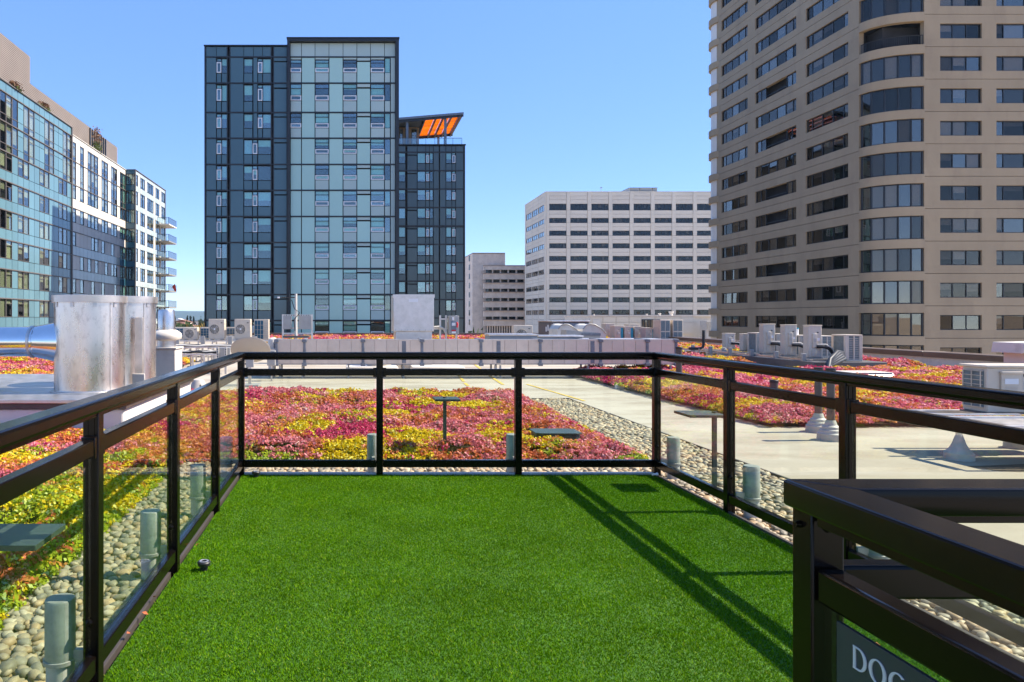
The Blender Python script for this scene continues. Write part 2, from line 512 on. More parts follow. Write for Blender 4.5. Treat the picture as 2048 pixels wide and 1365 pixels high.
k3 = MB().box(2.735, 2.757, -2, 6.47, ZR, -0.012).build('turf_edging', M['edging'], bevel=.003)
tag(k3, 'dark metal edging strip along the turf under the walkway-side railing', 'edging')

# ---------------------------------------------------------------- pebbles
PEB_COL = np.array([[.38, .32, .23], [.32, .29, .21], [.44, .37, .26], [.27, .25, .20], [.50, .44, .33], [.35, .26, .16], [.24, .22, .17], [.47, .35, .21]]) * np.array([.92, .86, .77])
def sphere_np(seg=8, rings=4):
    v = [(0, 0, 1)]
    for r in range(1, rings):
        t = math.pi*r/rings
        v += [(math.sin(t)*math.cos(2*math.pi*(i + .5*(r % 2))/seg), math.sin(t)*math.sin(2*math.pi*(i + .5*(r % 2))/seg), math.cos(t)) for i in range(seg)]
    v.append((0, 0, -1))
    f = [(0, 1+i, 1+(i+1) % seg) for i in range(seg)]
    for r in range(rings-2):
        a, b = 1+r*seg, 1+(r+1)*seg
        for i in range(seg): f += [(a+i, b+i, b+(i+1) % seg), (a+i, b+(i+1) % seg, a+(i+1) % seg)]
    l = len(v)-1; a = 1+(rings-2)*seg
    f += [(a+i, l, a+(i+1) % seg) for i in range(seg)]
    return np.array(v), np.array(f)
SV, SF = sphere_np()
PEB = []
for k in range(8):
    r_ = np.random.default_rng(50+k)
    q = SV * (1 + 0.11*r_.normal(size=(len(SV), 1)))
    PEB.append(q * np.array([1.0, r_.uniform(.62, .85), r_.uniform(.42, .6)]))
peb_attr = attr_mat('river pebble', rough=0.55, spec=0.35, bump=0.3)
peb_obj = []
for k in range(8):
    peb_obj.append(mat('river pebble %s' % 'abcdefgh'[k], PEB_COL[k], rough=0.55, spec=0.35, var=0.14, scale=40, obj=0.16))
PEB_ME = []
for k in range(8):
    row = []
    for c_ in range(8):
        me = np_mesh('pebble', PEB[k], SF, None, peb_obj[c_], smooth=True)
        row.append(me)
    PEB_ME.append(row)

def strip(x0, x1, y0, y1, spacing):
    gx = np.arange(x0 + spacing*.4, x1 - spacing*.3, spacing); gy = np.arange(y0 + spacing*.4, y1 - spacing*.3, spacing*.82)
    X, Y = np.meshgrid(gx, gy)
    X = X + (np.arange(len(gy)) % 2)[:, None]*spacing*.5
    X, Y = X.ravel(), Y.ravel()
    X = X + rng.normal(0, spacing*.2, len(X)); Y = Y + rng.normal(0, spacing*.2, len(Y))
    ok = (X > x0+.01) & (X < x1-.01) & (Y > y0+.01) & (Y < y1-.01)
    return X[ok], Y[ok]

def gravel(name_label, rects, part_rank):
    """one strip of pebbles: the 300 that show largest are pieces, the rest one mass"""
    g = MB()
    for (x0, x1, y0, y1) in rects: g.box(x0, x1, y0, y1, ZR, ZR + .03)
    base = g.build('gravel_strip', M['gravel_base'])
    tag(base, name_label, kind='structure')
    Xs, Ys, Rs, Zs = [], [], [], []
    for (x0, x1, y0, y1) in rects:
        for layer in range(2):
            sp = 0.056 if layer else 0.044
            X, Y = strip(x0, x1, y0, y1, sp)
            Xs.append(X); Ys.append(Y)
            r = rng.uniform(.017, .031, len(X)) * (1.12 if layer else 1.0) * np.where(rng.random(len(X)) < .12, 1.3, 1)
            Rs.append(r); Zs.append(ZR + .035 + layer*.022 + rng.uniform(-.004, .008, len(X)))
    X, Y, r, z = map(np.concatenate, (Xs, Ys, Rs, Zs))
    n = len(X)
    rz = rng.uniform(0, 2*np.pi, n); tl = rng.normal(0, .3, n); kind = rng.integers(0, 8, n); ci = rng.integers(0, 8, n)
    score = part_rank(X, Y, r, z)
    order = np.argsort(-score)
    chosen = order[:300]
    mask = np.ones(n, bool); mask[chosen] = False
    for i in chosen:
        o = link('pebble', PEB_ME[kind[i]][ci[i]], base, (X[i], Y[i], z[i]))
        o.scale = (r[i]*1.25,)*3
        o.rotation_euler = (tl[i], tl[i]*.5, rz[i])
    VV, TT, CC = [], [], []
    off = 0
    for k in range(8):
        idx = np.where(mask & (kind == k))[0]
        P = PEB[k]
        c, s_ = np.cos(rz[idx]), np.sin(rz[idx])
        ct, st = np.cos(tl[idx]), np.sin(tl[idx])
        p = P[None]*(r[idx]*1.25)[:, None, None]
        yy = p[..., 1]*ct[:, None] - p[..., 2]*st[:, None]; zz = p[..., 1]*st[:, None] + p[..., 2]*ct[:, None]
        xx = p[..., 0]*c[:, None] - yy*s_[:, None]; y2 = p[..., 0]*s_[:, None] + yy*c[:, None]
        VV.append(np.stack([xx + X[idx][:, None], y2 + Y[idx][:, None], zz + z[idx][:, None]], -1).reshape(-1, 3))
        TT.append((SF[None] + (off + np.arange(len(idx))*len(P))[:, None, None]).reshape(-1, 3))
        CC.append(np.repeat(PEB_COL[ci[idx]]*rng.uniform(.82, 1.18, (len(idx), 1)), len(P), 0))
        off += len(idx)*len(P)
    me = np_mesh('pebbles', np.concatenate(VV), np.concatenate(TT), np.concatenate(CC), peb_attr, smooth=True)
    me.transform(Matrix.Translation(-ORG[base.name]))
    o = bpy.data.objects.new('pebbles', me); o.parent = base; col.objects.link(o)
    tag(o, kind='stuff')

def in_frame(X, Y, Z): return (np.abs(VX + X*F/Y - 1024) < 1020) & (VY + (H-Z)*F/Y < 1360)
gravel('pebble strip between the drum-side railing and the sedum', [(-1.66, -1.012, 1.3, 7.22)],
       lambda X, Y, r, z: r/Y*in_frame(X, Y, z) + 0.2*(z > ZR+.05)*in_frame(X, Y, z)*(Y < 4.6))
gravel('pebble strip between the back railing and the sedum', [(-1.008, 2.73, 6.532, 7.22)],
       lambda X, Y, r, z: r/Y*in_frame(X, Y, z)*(z > ZR+.05))
gravel('pebble strip between the walkway and the turf', [(2.76, 3.90, 1.3, 7.22), (2.98, 3.90, 7.22, 12.9)],
       lambda X, Y, r, z: r/Y*in_frame(X, Y, z)*(z > ZR+.05))
ed = MB().box(3.905, 3.925, 1.0, 12.95, ZR, -0.045).box(2.3, 3.9, 12.93, 12.95, ZR, -0.045).build('gravel_edging', M['edging'])
tag(ed, 'thin dark steel edging between pebbles and the pale walkway', 'edging')

# ---------------------------------------------------------------- sedum beds
def leaf_clump(seed, q=26):
    r_ = np.random.default_rng(seed)
    V = []
    for k in range(q):
        th = math.acos(1 - r_.random()*0.85); ph = r_.uniform(0, 2*math.pi)
        d = np.array([math.sin(th)*math.cos(ph), math.sin(th)*math.sin(ph), math.cos(th)])
        rad = r_.uniform(.72, 1.05) if k < q*.82 else r_.uniform(.35, .7)
        p = d*rad*np.array([1, 1, .85])
        nrm = d + r_.normal(0, .55, 3); nrm /= np.linalg.norm(nrm)
        a = np.cross(nrm, r_.normal(size=3)); a /= np.linalg.norm(a); b = np.cross(nrm, a)
        s1, s2 = r_.uniform(.18, .33), r_.uniform(.14, .26)
        V += [p - a*s1, p + b*s2, p + a*s1, p - b*s2]
    return np.array(V)
CL = [leaf_clump(200+k) for k in range(10)]
PAL = np.array([[.58, .030, .13], [.74, .20, .24], [.64, .16, .055], [.70, .29, .06], [.80, .58, .010], [.42, .48, .02], [.16, .26, .02], [.38, .03, .05], [.74, .42, .24], [.80, .40, .38]]) * np.array([.86, .84, .84])
sed_mat = attr_mat('sedum', rough=0.6, trans=0.3, spec=0.2)

def bed(name_label, rects, holes, cat_label, seed, lean=None):
    g = MB()
    for (x0, x1, y0, y1) in rects: g.box(x0+.10, x1-.10, y0+.10, y1-.10, ZR, ZR + .04)
    so = g.build('planting_bed', M['soil'])
    tag(so, name_label, kind='structure')
    r_ = np.random.default_rng(seed)
    Xs, Ys, Es = [], [], []
    for (x0, x1, y0, y1) in rects:
        # finer near the camera, coarser far away
        y = y0
        while y < y1:
            ye = min(y1, y + max(.5, y*.12))
            dens = 620.0*min(1.0, (9.5/max((y+ye)/2, 4))**1.75)
            xa, xb = max(x0, -0.62*ye - .8), min(x1, 1.05*ye + .8)
            if xb > xa:
                n = int(dens*(xb-xa)*(ye-y))
                Xs.append(r_.uniform(xa, xb, n)); Ys.append(r_.uniform(y, ye, n))
                Es.append(np.full(n, (620.0/dens)**.5))
            y = ye
    X, Y, E = map(np.concatenate, (Xs, Ys, Es))
    wob = 0.10*(grid_noise(X, Y, .45, 77) - .5)
    ok = np.zeros(len(X), bool)
    edge = np.full(len(X), 9.0)
    inside = np.zeros(len(X), bool)
    for (x0, x1, y0, y1) in rects: inside |= (X > x0) & (X < x1) & (Y > y0) & (Y < y1)
    # distance to the outer border, by probing outwards
    for d_ in (.05, .12, .2, .3, .42):
        out_ = np.zeros(len(X), bool)
        for dx, dy in ((d_, 0), (-d_, 0), (0, d_), (0, -d_)):
            hit = np.zeros(len(X), bool)
            for (x0, x1, y0, y1) in rects: hit |= (X+dx > x0) & (X+dx < x1) & (Y+dy > y0) & (Y+dy < y1)
            out_ |= ~hit
        edge = np.where(out_ & (edge > 8), d_, edge)
    edge = np.minimum(edge, .5)
    ok = inside & (edge > .03 + wob*.5)
    for (x0, x1, y0, y1) in holes: ok &= ~((X > x0) & (X < x1) & (Y > y0) & (Y < y1))
    X, Y, E, edge = X[ok], Y[ok], E[ok], edge[ok]
    n = len(X)
    hgt = (0.020 + 0.12*grid_noise(X, Y, .42, 31+seed) + 0.075*grid_noise(X, Y, .15, 32) + 0.03*grid_noise(X, Y, 1.7, 33) - .02*r_.random(n)) * np.clip(edge/.34, .12, 1)
    zc = ZR + .05 + hgt
    sc_ = r_.uniform(.032, .066, n)*E**.92
    # colour patches
    wx, wy = X + .35*(grid_noise(X, Y, .6, 61) - .5), Y + .35*(grid_noise(X, Y, .6, 62) - .5)
    a1, a2, a3 = grid_noise(wx, wy, .80, 41+seed), grid_noise(wx, wy, .62, 42+seed), grid_noise(wx*1.3, wy, .45, 43+seed)
    b1 = grid_noise(X, Y, 1.9, 44+seed)
    lo = 0 if lean is None else lean(X, Y, edge)
    S_ = np.stack([1.0*a1 + .25*(1-b1), 1.04*a2 + .25*a3 + .12, .92*a3 + .38*b1 + .08, .78*(1-a1) + .45*b1 + .05, .98*(1-a2) + .16*a3 + .12, .55*(1-a3) + .28*b1,
                   .40*(1-a1), .75*a1, .68*a2 + .2*(1-a3), .85*a2*1.1 + .1*a1], 1)
    edg = np.clip(1 - edge/.32, 0, 1)
    S_[:, 5] += .30*edg + lo; S_[:, 6] += .42*edg + .7*lo; S_[:, 0] -= .9*lo; S_[:, 1] -= .8*lo; S_[:, 9] -= .8*lo; S_[:, 4] += .35*lo; S_[:, 8] -= .3*lo
    S_ = S_ + r_.gumbel(0, .10, S_.shape)
    ci = S_.argmax(1)
    kind = r_.integers(0, 10, n)
    rz = r_.uniform(0, 2*np.pi, n)
    VV, TT, CC = [], [], []
    off = 0
    for k in range(10):
        idx = np.where(kind == k)[0]
        P = CL[k]
        c, s_ = np.cos(rz[idx])[:, None], np.sin(rz[idx])[:, None]
        p = P[None]*sc_[idx][:, None, None]
        xx = p[..., 0]*c - p[..., 1]*s_ + X[idx][:, None]; yy = p[..., 0]*s_ + p[..., 1]*c + Y[idx][:, None]
        zz = p[..., 2]*1.05 + zc[idx][:, None]
        VV.append(np.stack([xx, yy, zz], -1).reshape(-1, 3))
        nq = len(P)//4
        TT.append(np.arange(len(idx)*nq*4).reshape(-1, 4) + off)
        base = PAL[ci[idx]][:, None, :]*r_.uniform(.84, 1.16, (len(idx), nq, 1))
        # the leaves low in a tuft are green or rusty, the heads carry the colour
        low = (np.arange(nq) >= nq*.82)[None, :, None]
        gcol = np.where(r_.random((len(idx), nq, 1)) < .5, np.array([.14, .19, .02]), np.array([.34, .10, .04]))
        base = np.where(low, gcol, base)
        pale = r_.random((len(idx), nq, 1)) < .15
        base = np.where(pale & ~low, np.minimum(base*1.15 + .16, .8), base)
        CC.append(np.repeat(base.reshape(-1, 3), 4, 0))
        off += len(idx)*nq*4
    me = np_mesh('sedum', np.concatenate(VV), np.concatenate(TT), np.concatenate(CC), sed_mat)
    o = link('sedum', me)
    tag(o, cat_label, 'sedum', kind='stuff')
    return n

n1 = bed('soil bed behind the back railing', [(-14, 3.02, 7.22, 13.2), (-14, -1.66, 1.4, 7.22), (-14, -5.2, 13.2, 24)], [(-8, -2.62, 8.55, 12.35), (2.02, 2.55, 7.84, 8.2)],
         'pink yellow and orange sedum carpet wrapping round the glass railing', 1,
         lambda X, Y, e: np.where((Y < 7.0) & (X > -2.9), .46*np.clip((X + 3.2)/.8, 0, 1), 0) + np.where((Y < 8.0), .16*np.clip((8.0-Y)/.5, 0, 1), 0))
n2 = bed('soil bed across the walkway', [(5.72, 16.6, 9.92, 19.0)], [(10.95, 12.7, 16.0, 17.2)],
         'magenta and orange sedum bed across the pale walkway beside the parapet', 2)
n3 = bed('soil bed behind the condenser rack', [(10.5, 16.8, 21.0, 44.0)], [(11.9, 14.6, 19.5, 29.0)],
         'orange and yellow sedum bed behind the row of tall condensers', 3, lambda X, Y, e: .1)
n4 = bed('soil bed along the far parapet', [(-6.0, 9.5, 41.5, 49.6)], [],
         'thin strip of orange sedum along the far roof edge', 4)
print('clumps', n1, n2, n3, n4)
# ================================================================ RAILING ROUND THE TURF
D_ = 6.5
SP = 1.248
LXr, RXr = -0.98, 2.76
rail = thing('glass_railing', (0.9, 4.0, 0), 'dark bronze railing with clear glass panels round the turf on three sides', 'railing')
PW = 0.03
def rail_bar(name, parent, p0, p1, w_, z0, z1, bev=.008, ms='bronze'):
    (x0, y0), (x1, y1) = p0, p1
    m = MB()
    if abs(x1-x0) > abs(y1-y0): m.box(x0, x1, y0-w_/2, y0+w_/2, z0, z1)
    else: m.box(x0-w_/2, x0+w_/2, y0, y1, z0, z1)
    return m.build(name, M[ms], parent, bevel=bev, seg=2)

def post(parent, x, y, bolts=True, z0=-.1):
    m = MB().box(x-PW, x+PW, y-PW, y+PW, z0, 1.032)
    p = m.build('post', M['bronze'], parent, bevel=.004, seg=2)
    for s in (-.012, .012):       # extrusion grooves on the near face
        g = MB().box(x+s-.0025, x+s+.0025, y-PW-.003, y-PW+.002, z0+.02, 1.02).build('groove_rib', M['bronze'], p)
    if bolts:
        for zb in (.10, .235):
            b = MB().cyl((x-.004, y-PW-.001, zb), (x-.004, y-PW-.009, zb), .016, .016, 14).cyl((x-.004, y-PW-.009, zb), (x-.004, y-PW-.016, zb), .015, .007, 14)
            b.build('bolt', M['bronze'], p, smooth=40)
    return p

ysL = [D_ - SP*k for k in range(6)]
TOPZ0, TOPZ1 = 1.030, 1.080
# top rails, mitred at the corners by butting
rail_bar('top_rail', rail, (LXr-.045, D_), (RXr+.045, D_), .09, TOPZ0, TOPZ1, .012)
rail_bar('top_rail', rail, (LXr, 0.2), (LXr, D_-.047), .09, TOPZ0, TOPZ1, .012)
rail_bar('top_rail', rail, (RXr, 1.42), (RXr, D_-.047), .09, TOPZ0, TOPZ1, .012)
for x_ in (LXr, RXr):             # slim channel under the cap
    y0_ = .2 if x_ < 0 else 1.42
    rail_bar('rail_channel', rail, (x_, y0_), (x_, D_-.05), .05, 1.012, 1.029, .002)
rail_bar('rail_channel', rail, (LXr, D_), (RXr, D_), .05, 1.012, 1.029, .002)
xsB = [LXr + (RXr-LXr)*k/3 for k in range(4)]
for k, x_ in enumerate(xsB): post(rail, x_, D_, bolts=(k in (0, 3)))
for x_ in (LXr, RXr):
    for y_ in ysL[1:5]:
        if y_ > 1.3: post(rail, x_, y_)
def bay(a, b, along, fixed):
    if along == 'x':
        rail_bar('mid_rail', rail, (a+PW+.001, fixed), (b-PW-.001, fixed), .045, .868, .930, .005)
        rail_bar('bottom_rail', rail, (a+PW+.001, fixed), (b-PW-.001, fixed), .045, .045, .110, .005)
        MB().box(a+PW+.014, b-PW-.014, fixed-.004, fixed+.004, .112, .866).build('pane', M['glass'], rail)
        for u in (a+PW, b-PW-.028): MB().box(u, u+.028, fixed-.026, fixed+.026, .858, .939).build('rail_sleeve', M['bronze'], rail, bevel=.003)
    else:
        rail_bar('mid_rail', rail, (fixed, a+PW+.001), (fixed, b-PW-.001), .045, .868, .930, .005)
        rail_bar('bottom_rail', rail, (fixed, a+PW+.001), (fixed, b-PW-.001), .045, .045, .110, .005)
        MB().box(fixed-.004, fixed+.004, a+PW+.014, b-PW-.014, .112, .866).build('pane', M['glass'], rail)
        for u in (a+PW, b-PW-.028): MB().box(fixed-.026, fixed+.026, u, u+.028, .858, .939).build('rail_sleeve', M['bronze'], rail, bevel=.003)
for k in range(3): bay(xsB[k], xsB[k+1], 'x', D_)
for k in range(5):
    bay(ysL[k+1], ysL[k], 'y', LXr)
for k in range(4):
    bay(ysL[k+1] if k < 3 else 1.43, ysL[k], 'y', RXr)

# near corner of the enclosure, with the sign
gate = thing('corner_railing', (.875, 1.345, 0), 'dark bronze corner railing with a wide flat cap carrying the sign', 'railing')
cx, cy = .8665, 1.3325
MB().prism([(.824, 1.375), (2.80, 1.375), (2.80, 1.289), (.9108, 1.289)], 'z', TOPZ0, TOPZ1).build('top_rail', M['bronze'], gate, bevel=.005)
MB().prism([(.824, 1.3742), (.910, 1.2882), (.910, -.4), (.824, -.4)], 'z', TOPZ0, TOPZ1).build('top_rail', M['bronze'], gate, bevel=.005)
rail_bar('rail_channel', gate, (.867, -.4), (.867, 1.30), .052, 1.010, 1.029, .002)
rail_bar('rail_channel', gate, (.90, 1.345), (2.75, 1.345), .052, 1.010, 1.029, .002)
p = MB().box(.842, .902, 1.315, 1.375, -.02, 1.029).build('post', M['bronze'], gate, bevel=.004)
MB().cyl((.870, 1.314, 1.0), (.870, 1.306, 1.0), .006, .004, 12).build('bolt', M['bronze'], p, smooth=40)
MB().cyl((.841, 1.35, 1.0), (.833, 1.35, 1.0), .007, .005, 12).build('bolt', M['bronze'], p, smooth=40)
rail_bar('mid_rail', gate, (.872, -.4), (.872, 1.313), .046, .868, .930, .006)
rail_bar('mid_rail', gate, (.903, 1.345), (2.75, 1.345), .046, .868, .930, .006)
rail_bar('bottom_rail', gate, (.872, -.4), (.872, 1.313), .046, .045, .11, .006)
rail_bar('bottom_rail', gate, (.903, 1.345), (2.75, 1.345), .046, .045, .11, .006)
MB().box(.868, .876, -.38, 1.30, .112, .866).build('pane', M['glass'], gate)
MB().box(.92, 2.73, 1.341, 1.349, .112, .866).build('pane', M['glass'], gate)

# sign on the near panel, read from the open side
sg = thing('sign', (.858, 1.0, .60), 'dark slate sign board with pale serif letters hung on the corner railing glass', 'sign')
MB().box(.856, .864, .62, 1.270, .52, .853).build('board', M['sign'], sg, bevel=.0015)
def letter(name, outline, holes, y_right, z_base, s):
    """2D outline (reading right = -Y) stood off the board"""
    cu = bpy.data.curves.new(name, 'CURVE'); cu.dimensions = '2D'; cu.fill_mode = 'BOTH'; cu.extrude = .0008
    for pts in [outline] + holes:
        sp_ = cu.splines.new('POLY'); sp_.points.add(len(pts)-1); sp_.use_cyclic_u = True
        for q, (u, v) in zip(sp_.points, pts): q.co = (u*s, v*s, 0, 1)
    tmp = bpy.data.objects.new(name, cu); col.objects.link(tmp)
    bpy.context.view_layer.update()
    me = bpy.data.meshes.new_from_object(tmp.evaluated_get(bpy.context.evaluated_depsgraph_get()))
    bpy.data.objects.remove(tmp)
    me.materials.clear(); me.materials.append(M['letter'])
    o = bpy.data.objects.new(name, me); o.parent = sg; col.objects.link(o)
    # local x -> -Y, local y -> +Z, normal -> -X
    o.matrix_local = Matrix(((0, 0, -1, .8548 - .858), (-1, 0, 0, y_right - 1.0), (0, 1, 0, z_base - .60), (0, 0, 0, 1)))
    return o
def arc(cx_, cy_, rx, ry, a0, a1, n=24): return [(cx_ + rx*math.cos(R(a0 + (a1-a0)*i/n)), cy_ + ry*math.sin(R(a0 + (a1-a0)*i/n))) for i in range(n+1)]
Dout = [(.0, .0), (.30, .0)] + arc(.34, .5, .50, .5, -88, 88) + [(.30, 1.0), (.0, 1.0), (.02, .9), (.02, .1)]
Din = [(.17, .07), (.17, .93)] + arc(.33, .5, .335, .43, 86, -86)
Oout = arc(.5, .5, .5, .52, 0, 358); Oin = arc(.5, .5, .325, .455, 358, 0)
Gout = arc(.5, .5, .5, .52, 50, 325, 30) + [(.92, .16), (.92, .47), (.60, .47), (.60, .42), (.76, .40), (.76, .10)] + arc(.5, .5, .33, .455, 308, 52, 26)
lh = .0385
letter('letter', Dout, [Din], 1.226, .792, lh)
letter('letter', Oout, [Oin], 1.1885, .792, lh)
letter('letter', Gout, [], 1.1445, .792, lh)

# ---------------------------------------------------------------- stubs that carry the posts
stub_n = 0
def stub(x, y, label, sx, sy, lite=False):
    """capped pipe standing in the pebbles, clamped to a railing post"""
    t = thing('post_stub', (x, y, ZR), label, 'post stub', 'capped pipe stubs outside the railing')
    r_ = .056
    MB().lathe((0, 0, 0), [(r_-.006, .03), (r_-.004, .19), (r_-.004, .2)], 24).build('sleeve', M['stub_low'], t, smooth=40, local=True)
    MB().lathe((0, 0, 0), [(r_, .20), (r_, .432), (r_-.003, .438), (r_-.010, .440), (.0001, .440)], 24).build('pipe', M['stub'], t, smooth=30, local=True)
    MB().lathe((0, 0, 0), [(r_+.001, .196), (r_+.006, .198), (r_+.006, .212), (r_+.001, .214)], 24).build('clamp_band', M['steel'], t, smooth=30, local=True)
    MB().box(min(0, sx*.115)+(-.012 if sy else 0), max(0, sx*.115)+(.012 if sy else 0), min(0, sy*.115)+(-.012 if sx else 0), max(0, sy*.115)+(.012 if sx else 0), .20, .245
             ).build('bracket', M['steel'], t, local=True)
    return t
for y_, nm in zip(ysL[1:4], ('second', 'third', 'fourth')):
    stub(LXr-.125, y_-.005, 'capped grey pipe stub at the %s drum-side railing post from the back corner' % nm, 1, 0)
    stub(RXr+.145, y_-.03, 'capped grey pipe stub at the %s walkway-side railing post from the back corner' % nm, -1, 0)
stub(RXr+.14, D_-.03, 'capped grey pipe stub at the back corner post by the walkway', -1, 0)
stub(LXr-.13, D_-.02, 'capped grey pipe stub at the back corner post by the drums', 1, 0)
stub(xsB[1]-.055, D_+.14, 'capped grey pipe stub behind the back railing post nearer the drums', 0, -1)
stub(xsB[2]-.02, D_+.14, 'capped grey pipe stub behind the back railing post nearer the walkway', 0, -1)
for k in (1, 2):
    b = MB().box(xsB[k]-.12, xsB[k]+.12, D_+.035, D_+.10, ZR+.04, -.055).build('post_footing', M['boot'], bevel=.01)
    tag(b, 'pale footing block under the back railing post nearer the %s' % ('drums', 'walkway')[k-1], 'footing')

# ---------------------------------------------------------------- path lights with flat stone plates
def path_light(x, y, z, ox, oy, sz, label):
    t = thing('path_light', (x, y, ZR+.05), label, 'path light', 'flat topped path lights')
    zz = z - (ZR+.05)
    MB().box(-.018, .018, -.012, .012, 0, zz-.018).build('pole', M['slate'], t, bevel=.003, local=True)
    MB().box(ox-sz/2, ox+sz/2, oy-sz/2, oy+sz/2, zz-.018, zz+.004).build('plate', M['slate'], t, bevel=.002, local=True)
    MB().cyl((0, 0, zz+.004), (0, 0, zz+.016), .022, .018, 16).build('knob', M['black'], t, smooth=40, local=True)
    MB().box(-.05, .05, -.05, .05, 0, .03).build('foot', M['steel'], t, bevel=.004, local=True)
    return t
path_light(.985, 7.5, .553, .015, 0, .26, 'path light with a flat plate standing before the sedum at the back')
path_light(3.03, 6.0, .595, -.12, 0, .30, 'path light with a flat plate standing in the pebbles by the walkway')
path_light(-1.40, 2.78, .55, .11, 0, .28, 'path light with a flat plate over the drum-side pebble strip')

# ---------------------------------------------------------------- small things on the turf
def sprinkler(x, y, label):
    t = thing('sprinkler_head', (x, y, -.01), label, 'sprinkler', 'black sprinkler heads in the turf')
    MB().lathe((0, 0, 0), [(.020, -.02), (.022, .012), (.034, .020), (.037, .036), (.032, .043), (.018, .043), (.016, .036), (.0001, .036)], 20).build('body', M['black'], t, smooth=35, local=True)
    MB().lathe((0, 0, 0), [(.016, .0435), (.021, .046), (.026, .0442)], 20).build('ring', M['galv'], t, smooth=35, local=True)
sprinkler(ax(408, 4.02), 4.02, 'black sprinkler head standing alone on the turf before the back corner')
sprinkler(ax(512, 6.38), 6.38, 'black sprinkler head against the back edging by the drums')
t = thing('hose_fitting', (ax(1309, 6.36), 6.36, -.005), 'tiny white fitting lying in the turf corner by the walkway', 'fitting')
MB().cyl((-.02, 0, .014), (.02, .006, .014), .011, .008, 12).build('barrel', M['paper'], t, smooth=40, local=True)
MB().cyl((.02, .006, .014), (.03, .008, .014), .014, .014, 12).build('collar', M['paper'], t, smooth=40, local=True)
M['leaf'] = mat('dry leaf', (.45, .10, .03), rough=.7, var=.3, scale=60)
for i, (px_, py_) in enumerate(((290, 1228), (257, 1268), (310, 1195), (395, 1090), (462, 945), (1755, 1290))):
    Yd = (H-.01)*F/(py_-VY)
    xl = ax(px_, Yd)
    m = MB().add([(-.016, 0, 0), (0, -.009, .004), (.017, .001, .001), (0, .010, .005)], [(0, 1, 2, 3)])
    o = m.build('fallen_leaf', M['leaf'], local=False)
    o.location = (xl, Yd, .012); o.rotation_euler = (.3, .4, i*1.3)
    tag(o, ('dry leaf at the foot of the third drum-side post', 'dry leaf under the near drum-side bottom rail', 'dry leaf under the drum-side bottom rail past the other leaves', 'dry leaf beside the drum-side turf edge behind the lone sprinkler', 'dry leaf in the back turf corner by the drums', 'dry leaf on the turf under the sign panel')[i], 'leaf', 'dry leaves on the turf')

# valve box among the sedum
vb = thing('irrigation_box', (2.28, 8.02, ZR+.05), 'dark green irrigation box with a rounded lid among the sedum', 'irrigation box')
MB().prism([(-.24, -.12), (-.18, -.16), (.18, -.16), (.24, -.12), (.24, .12), (.18, .16), (-.18, .16), (-.24, .12)], 'z', 0, .185).build('body', M['slate'], vb, bevel=.01, local=True)
MB().prism([(-.255, -.13), (-.19, -.175), (.19, -.175), (.255, -.13), (.255, .13), (.19, .175), (-.19, .175), (-.255, .13)], 'z', .186, .205).build('lid', M['slate'], vb, bevel=.005, local=True)
# ================================================================ ROOFTOP EQUIPMENT
def ring_pts(cx, cy, cz, r, plane='xz', n=20):
    out_ = []
    for i in range(n+1):
        a = 2*math.pi*i/n
        u, v = r*math.cos(a), r*math.sin(a)
        out_.append((cx+u, cy, cz+v) if plane == 'xz' else (cx, cy+u, cz+v) if plane == 'yz' else (cx+u, cy+v, cz))
    return out_

# ---- curb with two exhaust drums
curb = thing('equipment_curb', (-5.3, 10.4, ZR), 'low white curb with a metal cap under the two exhaust drums', 'curb')
MB().box(-8.0, -2.70, 8.62, 12.25, ZR, .30).build('wall', M['membrane'], curb, bevel=.03)
MB().box(-8.04, -2.66, 8.58, 12.29, .305, .375).build('skirt', M['rust'], curb, bevel=.006)
MB().prism([(8.54, .376), (12.33, .376), (12.33, .42), (12.1, .452), (8.8, .452), (8.54, .42)], 'x', -8.08, -2.62).build('cap', M['galv'], curb, bevel=.006)
def drum(x, y, zt, zb, r_, label):
    t = thing('exhaust_drum', (x, y, zb), label, 'exhaust drum', 'galvanised exhaust drums on the curb')
    h_ = zt - zb
    MB().lathe((0, 0, 0), [(r_, 0), (r_, h_-.03), (r_-.01, h_-.03), (r_-.01, .1), (.001, .1)], 64).build('shell', M['galv_streak'], t, smooth=30, local=True)
    MB().lathe((0, 0, 0), [(r_+.012, h_-.085), (r_+.028, h_-.09), (r_+.030, h_-.004), (r_+.022, h_), (r_-.03, h_), (r_-.03, h_-.03)], 64).build('rim', M['galv'], t, smooth=30, local=True)
    for k in range(10):
        a = 2*math.pi*(k+.25)/10
        c, s_ = math.cos(a), math.sin(a)
        b = MB().box(r_-.002, r_+.010, -.022, .022, h_-.15, h_-.088)
        o = b.build('bracket', M['galv'], t, local=True); o.rotation_euler = (0, 0, a)
    MB().box(-.012, .012, -r_-.006, -r_+.004, .02, h_-.1).build('seam', M['galv'], t, local=True).rotation_euler = (0, 0, .95)
    MB().lathe((0, 0, 0), [(r_+.05, 0.0), (r_+.05, .012), (r_+.004, .02), (r_+.002, .03)], 64).build('flange', M['galv'], t, smooth=30, local=True)
    return t
drum(-3.35, 9.3, 1.675, .453, .432, 'wide galvanised drum with a polished round duct entering its side')
drum(-3.20, 10.24, 1.69, .453, .432, 'galvanised drum behind the drum that the round duct enters')
rd = thing('round_duct', (-4.6, 9.25, .6), 'polished round duct on legs running into the side of a drum', 'duct')
zc_ = 1.085
MB().cyl((-8.5, 9.25, zc_), (-4.02, 9.25, zc_), .19, n=40).build('pipe', M['polish'], rd, smooth=40)
MB().cyl((-4.06, 9.28, zc_), (-3.62, 9.28, zc_-.005), .196, .285, n=40, caps=False).build('flare', M['polish'], rd, smooth=40)
MB().cyl((-4.075, 9.25, zc_), (-4.045, 9.25, zc_), .205, n=40).build('collar', M['galv'], rd, smooth=40)
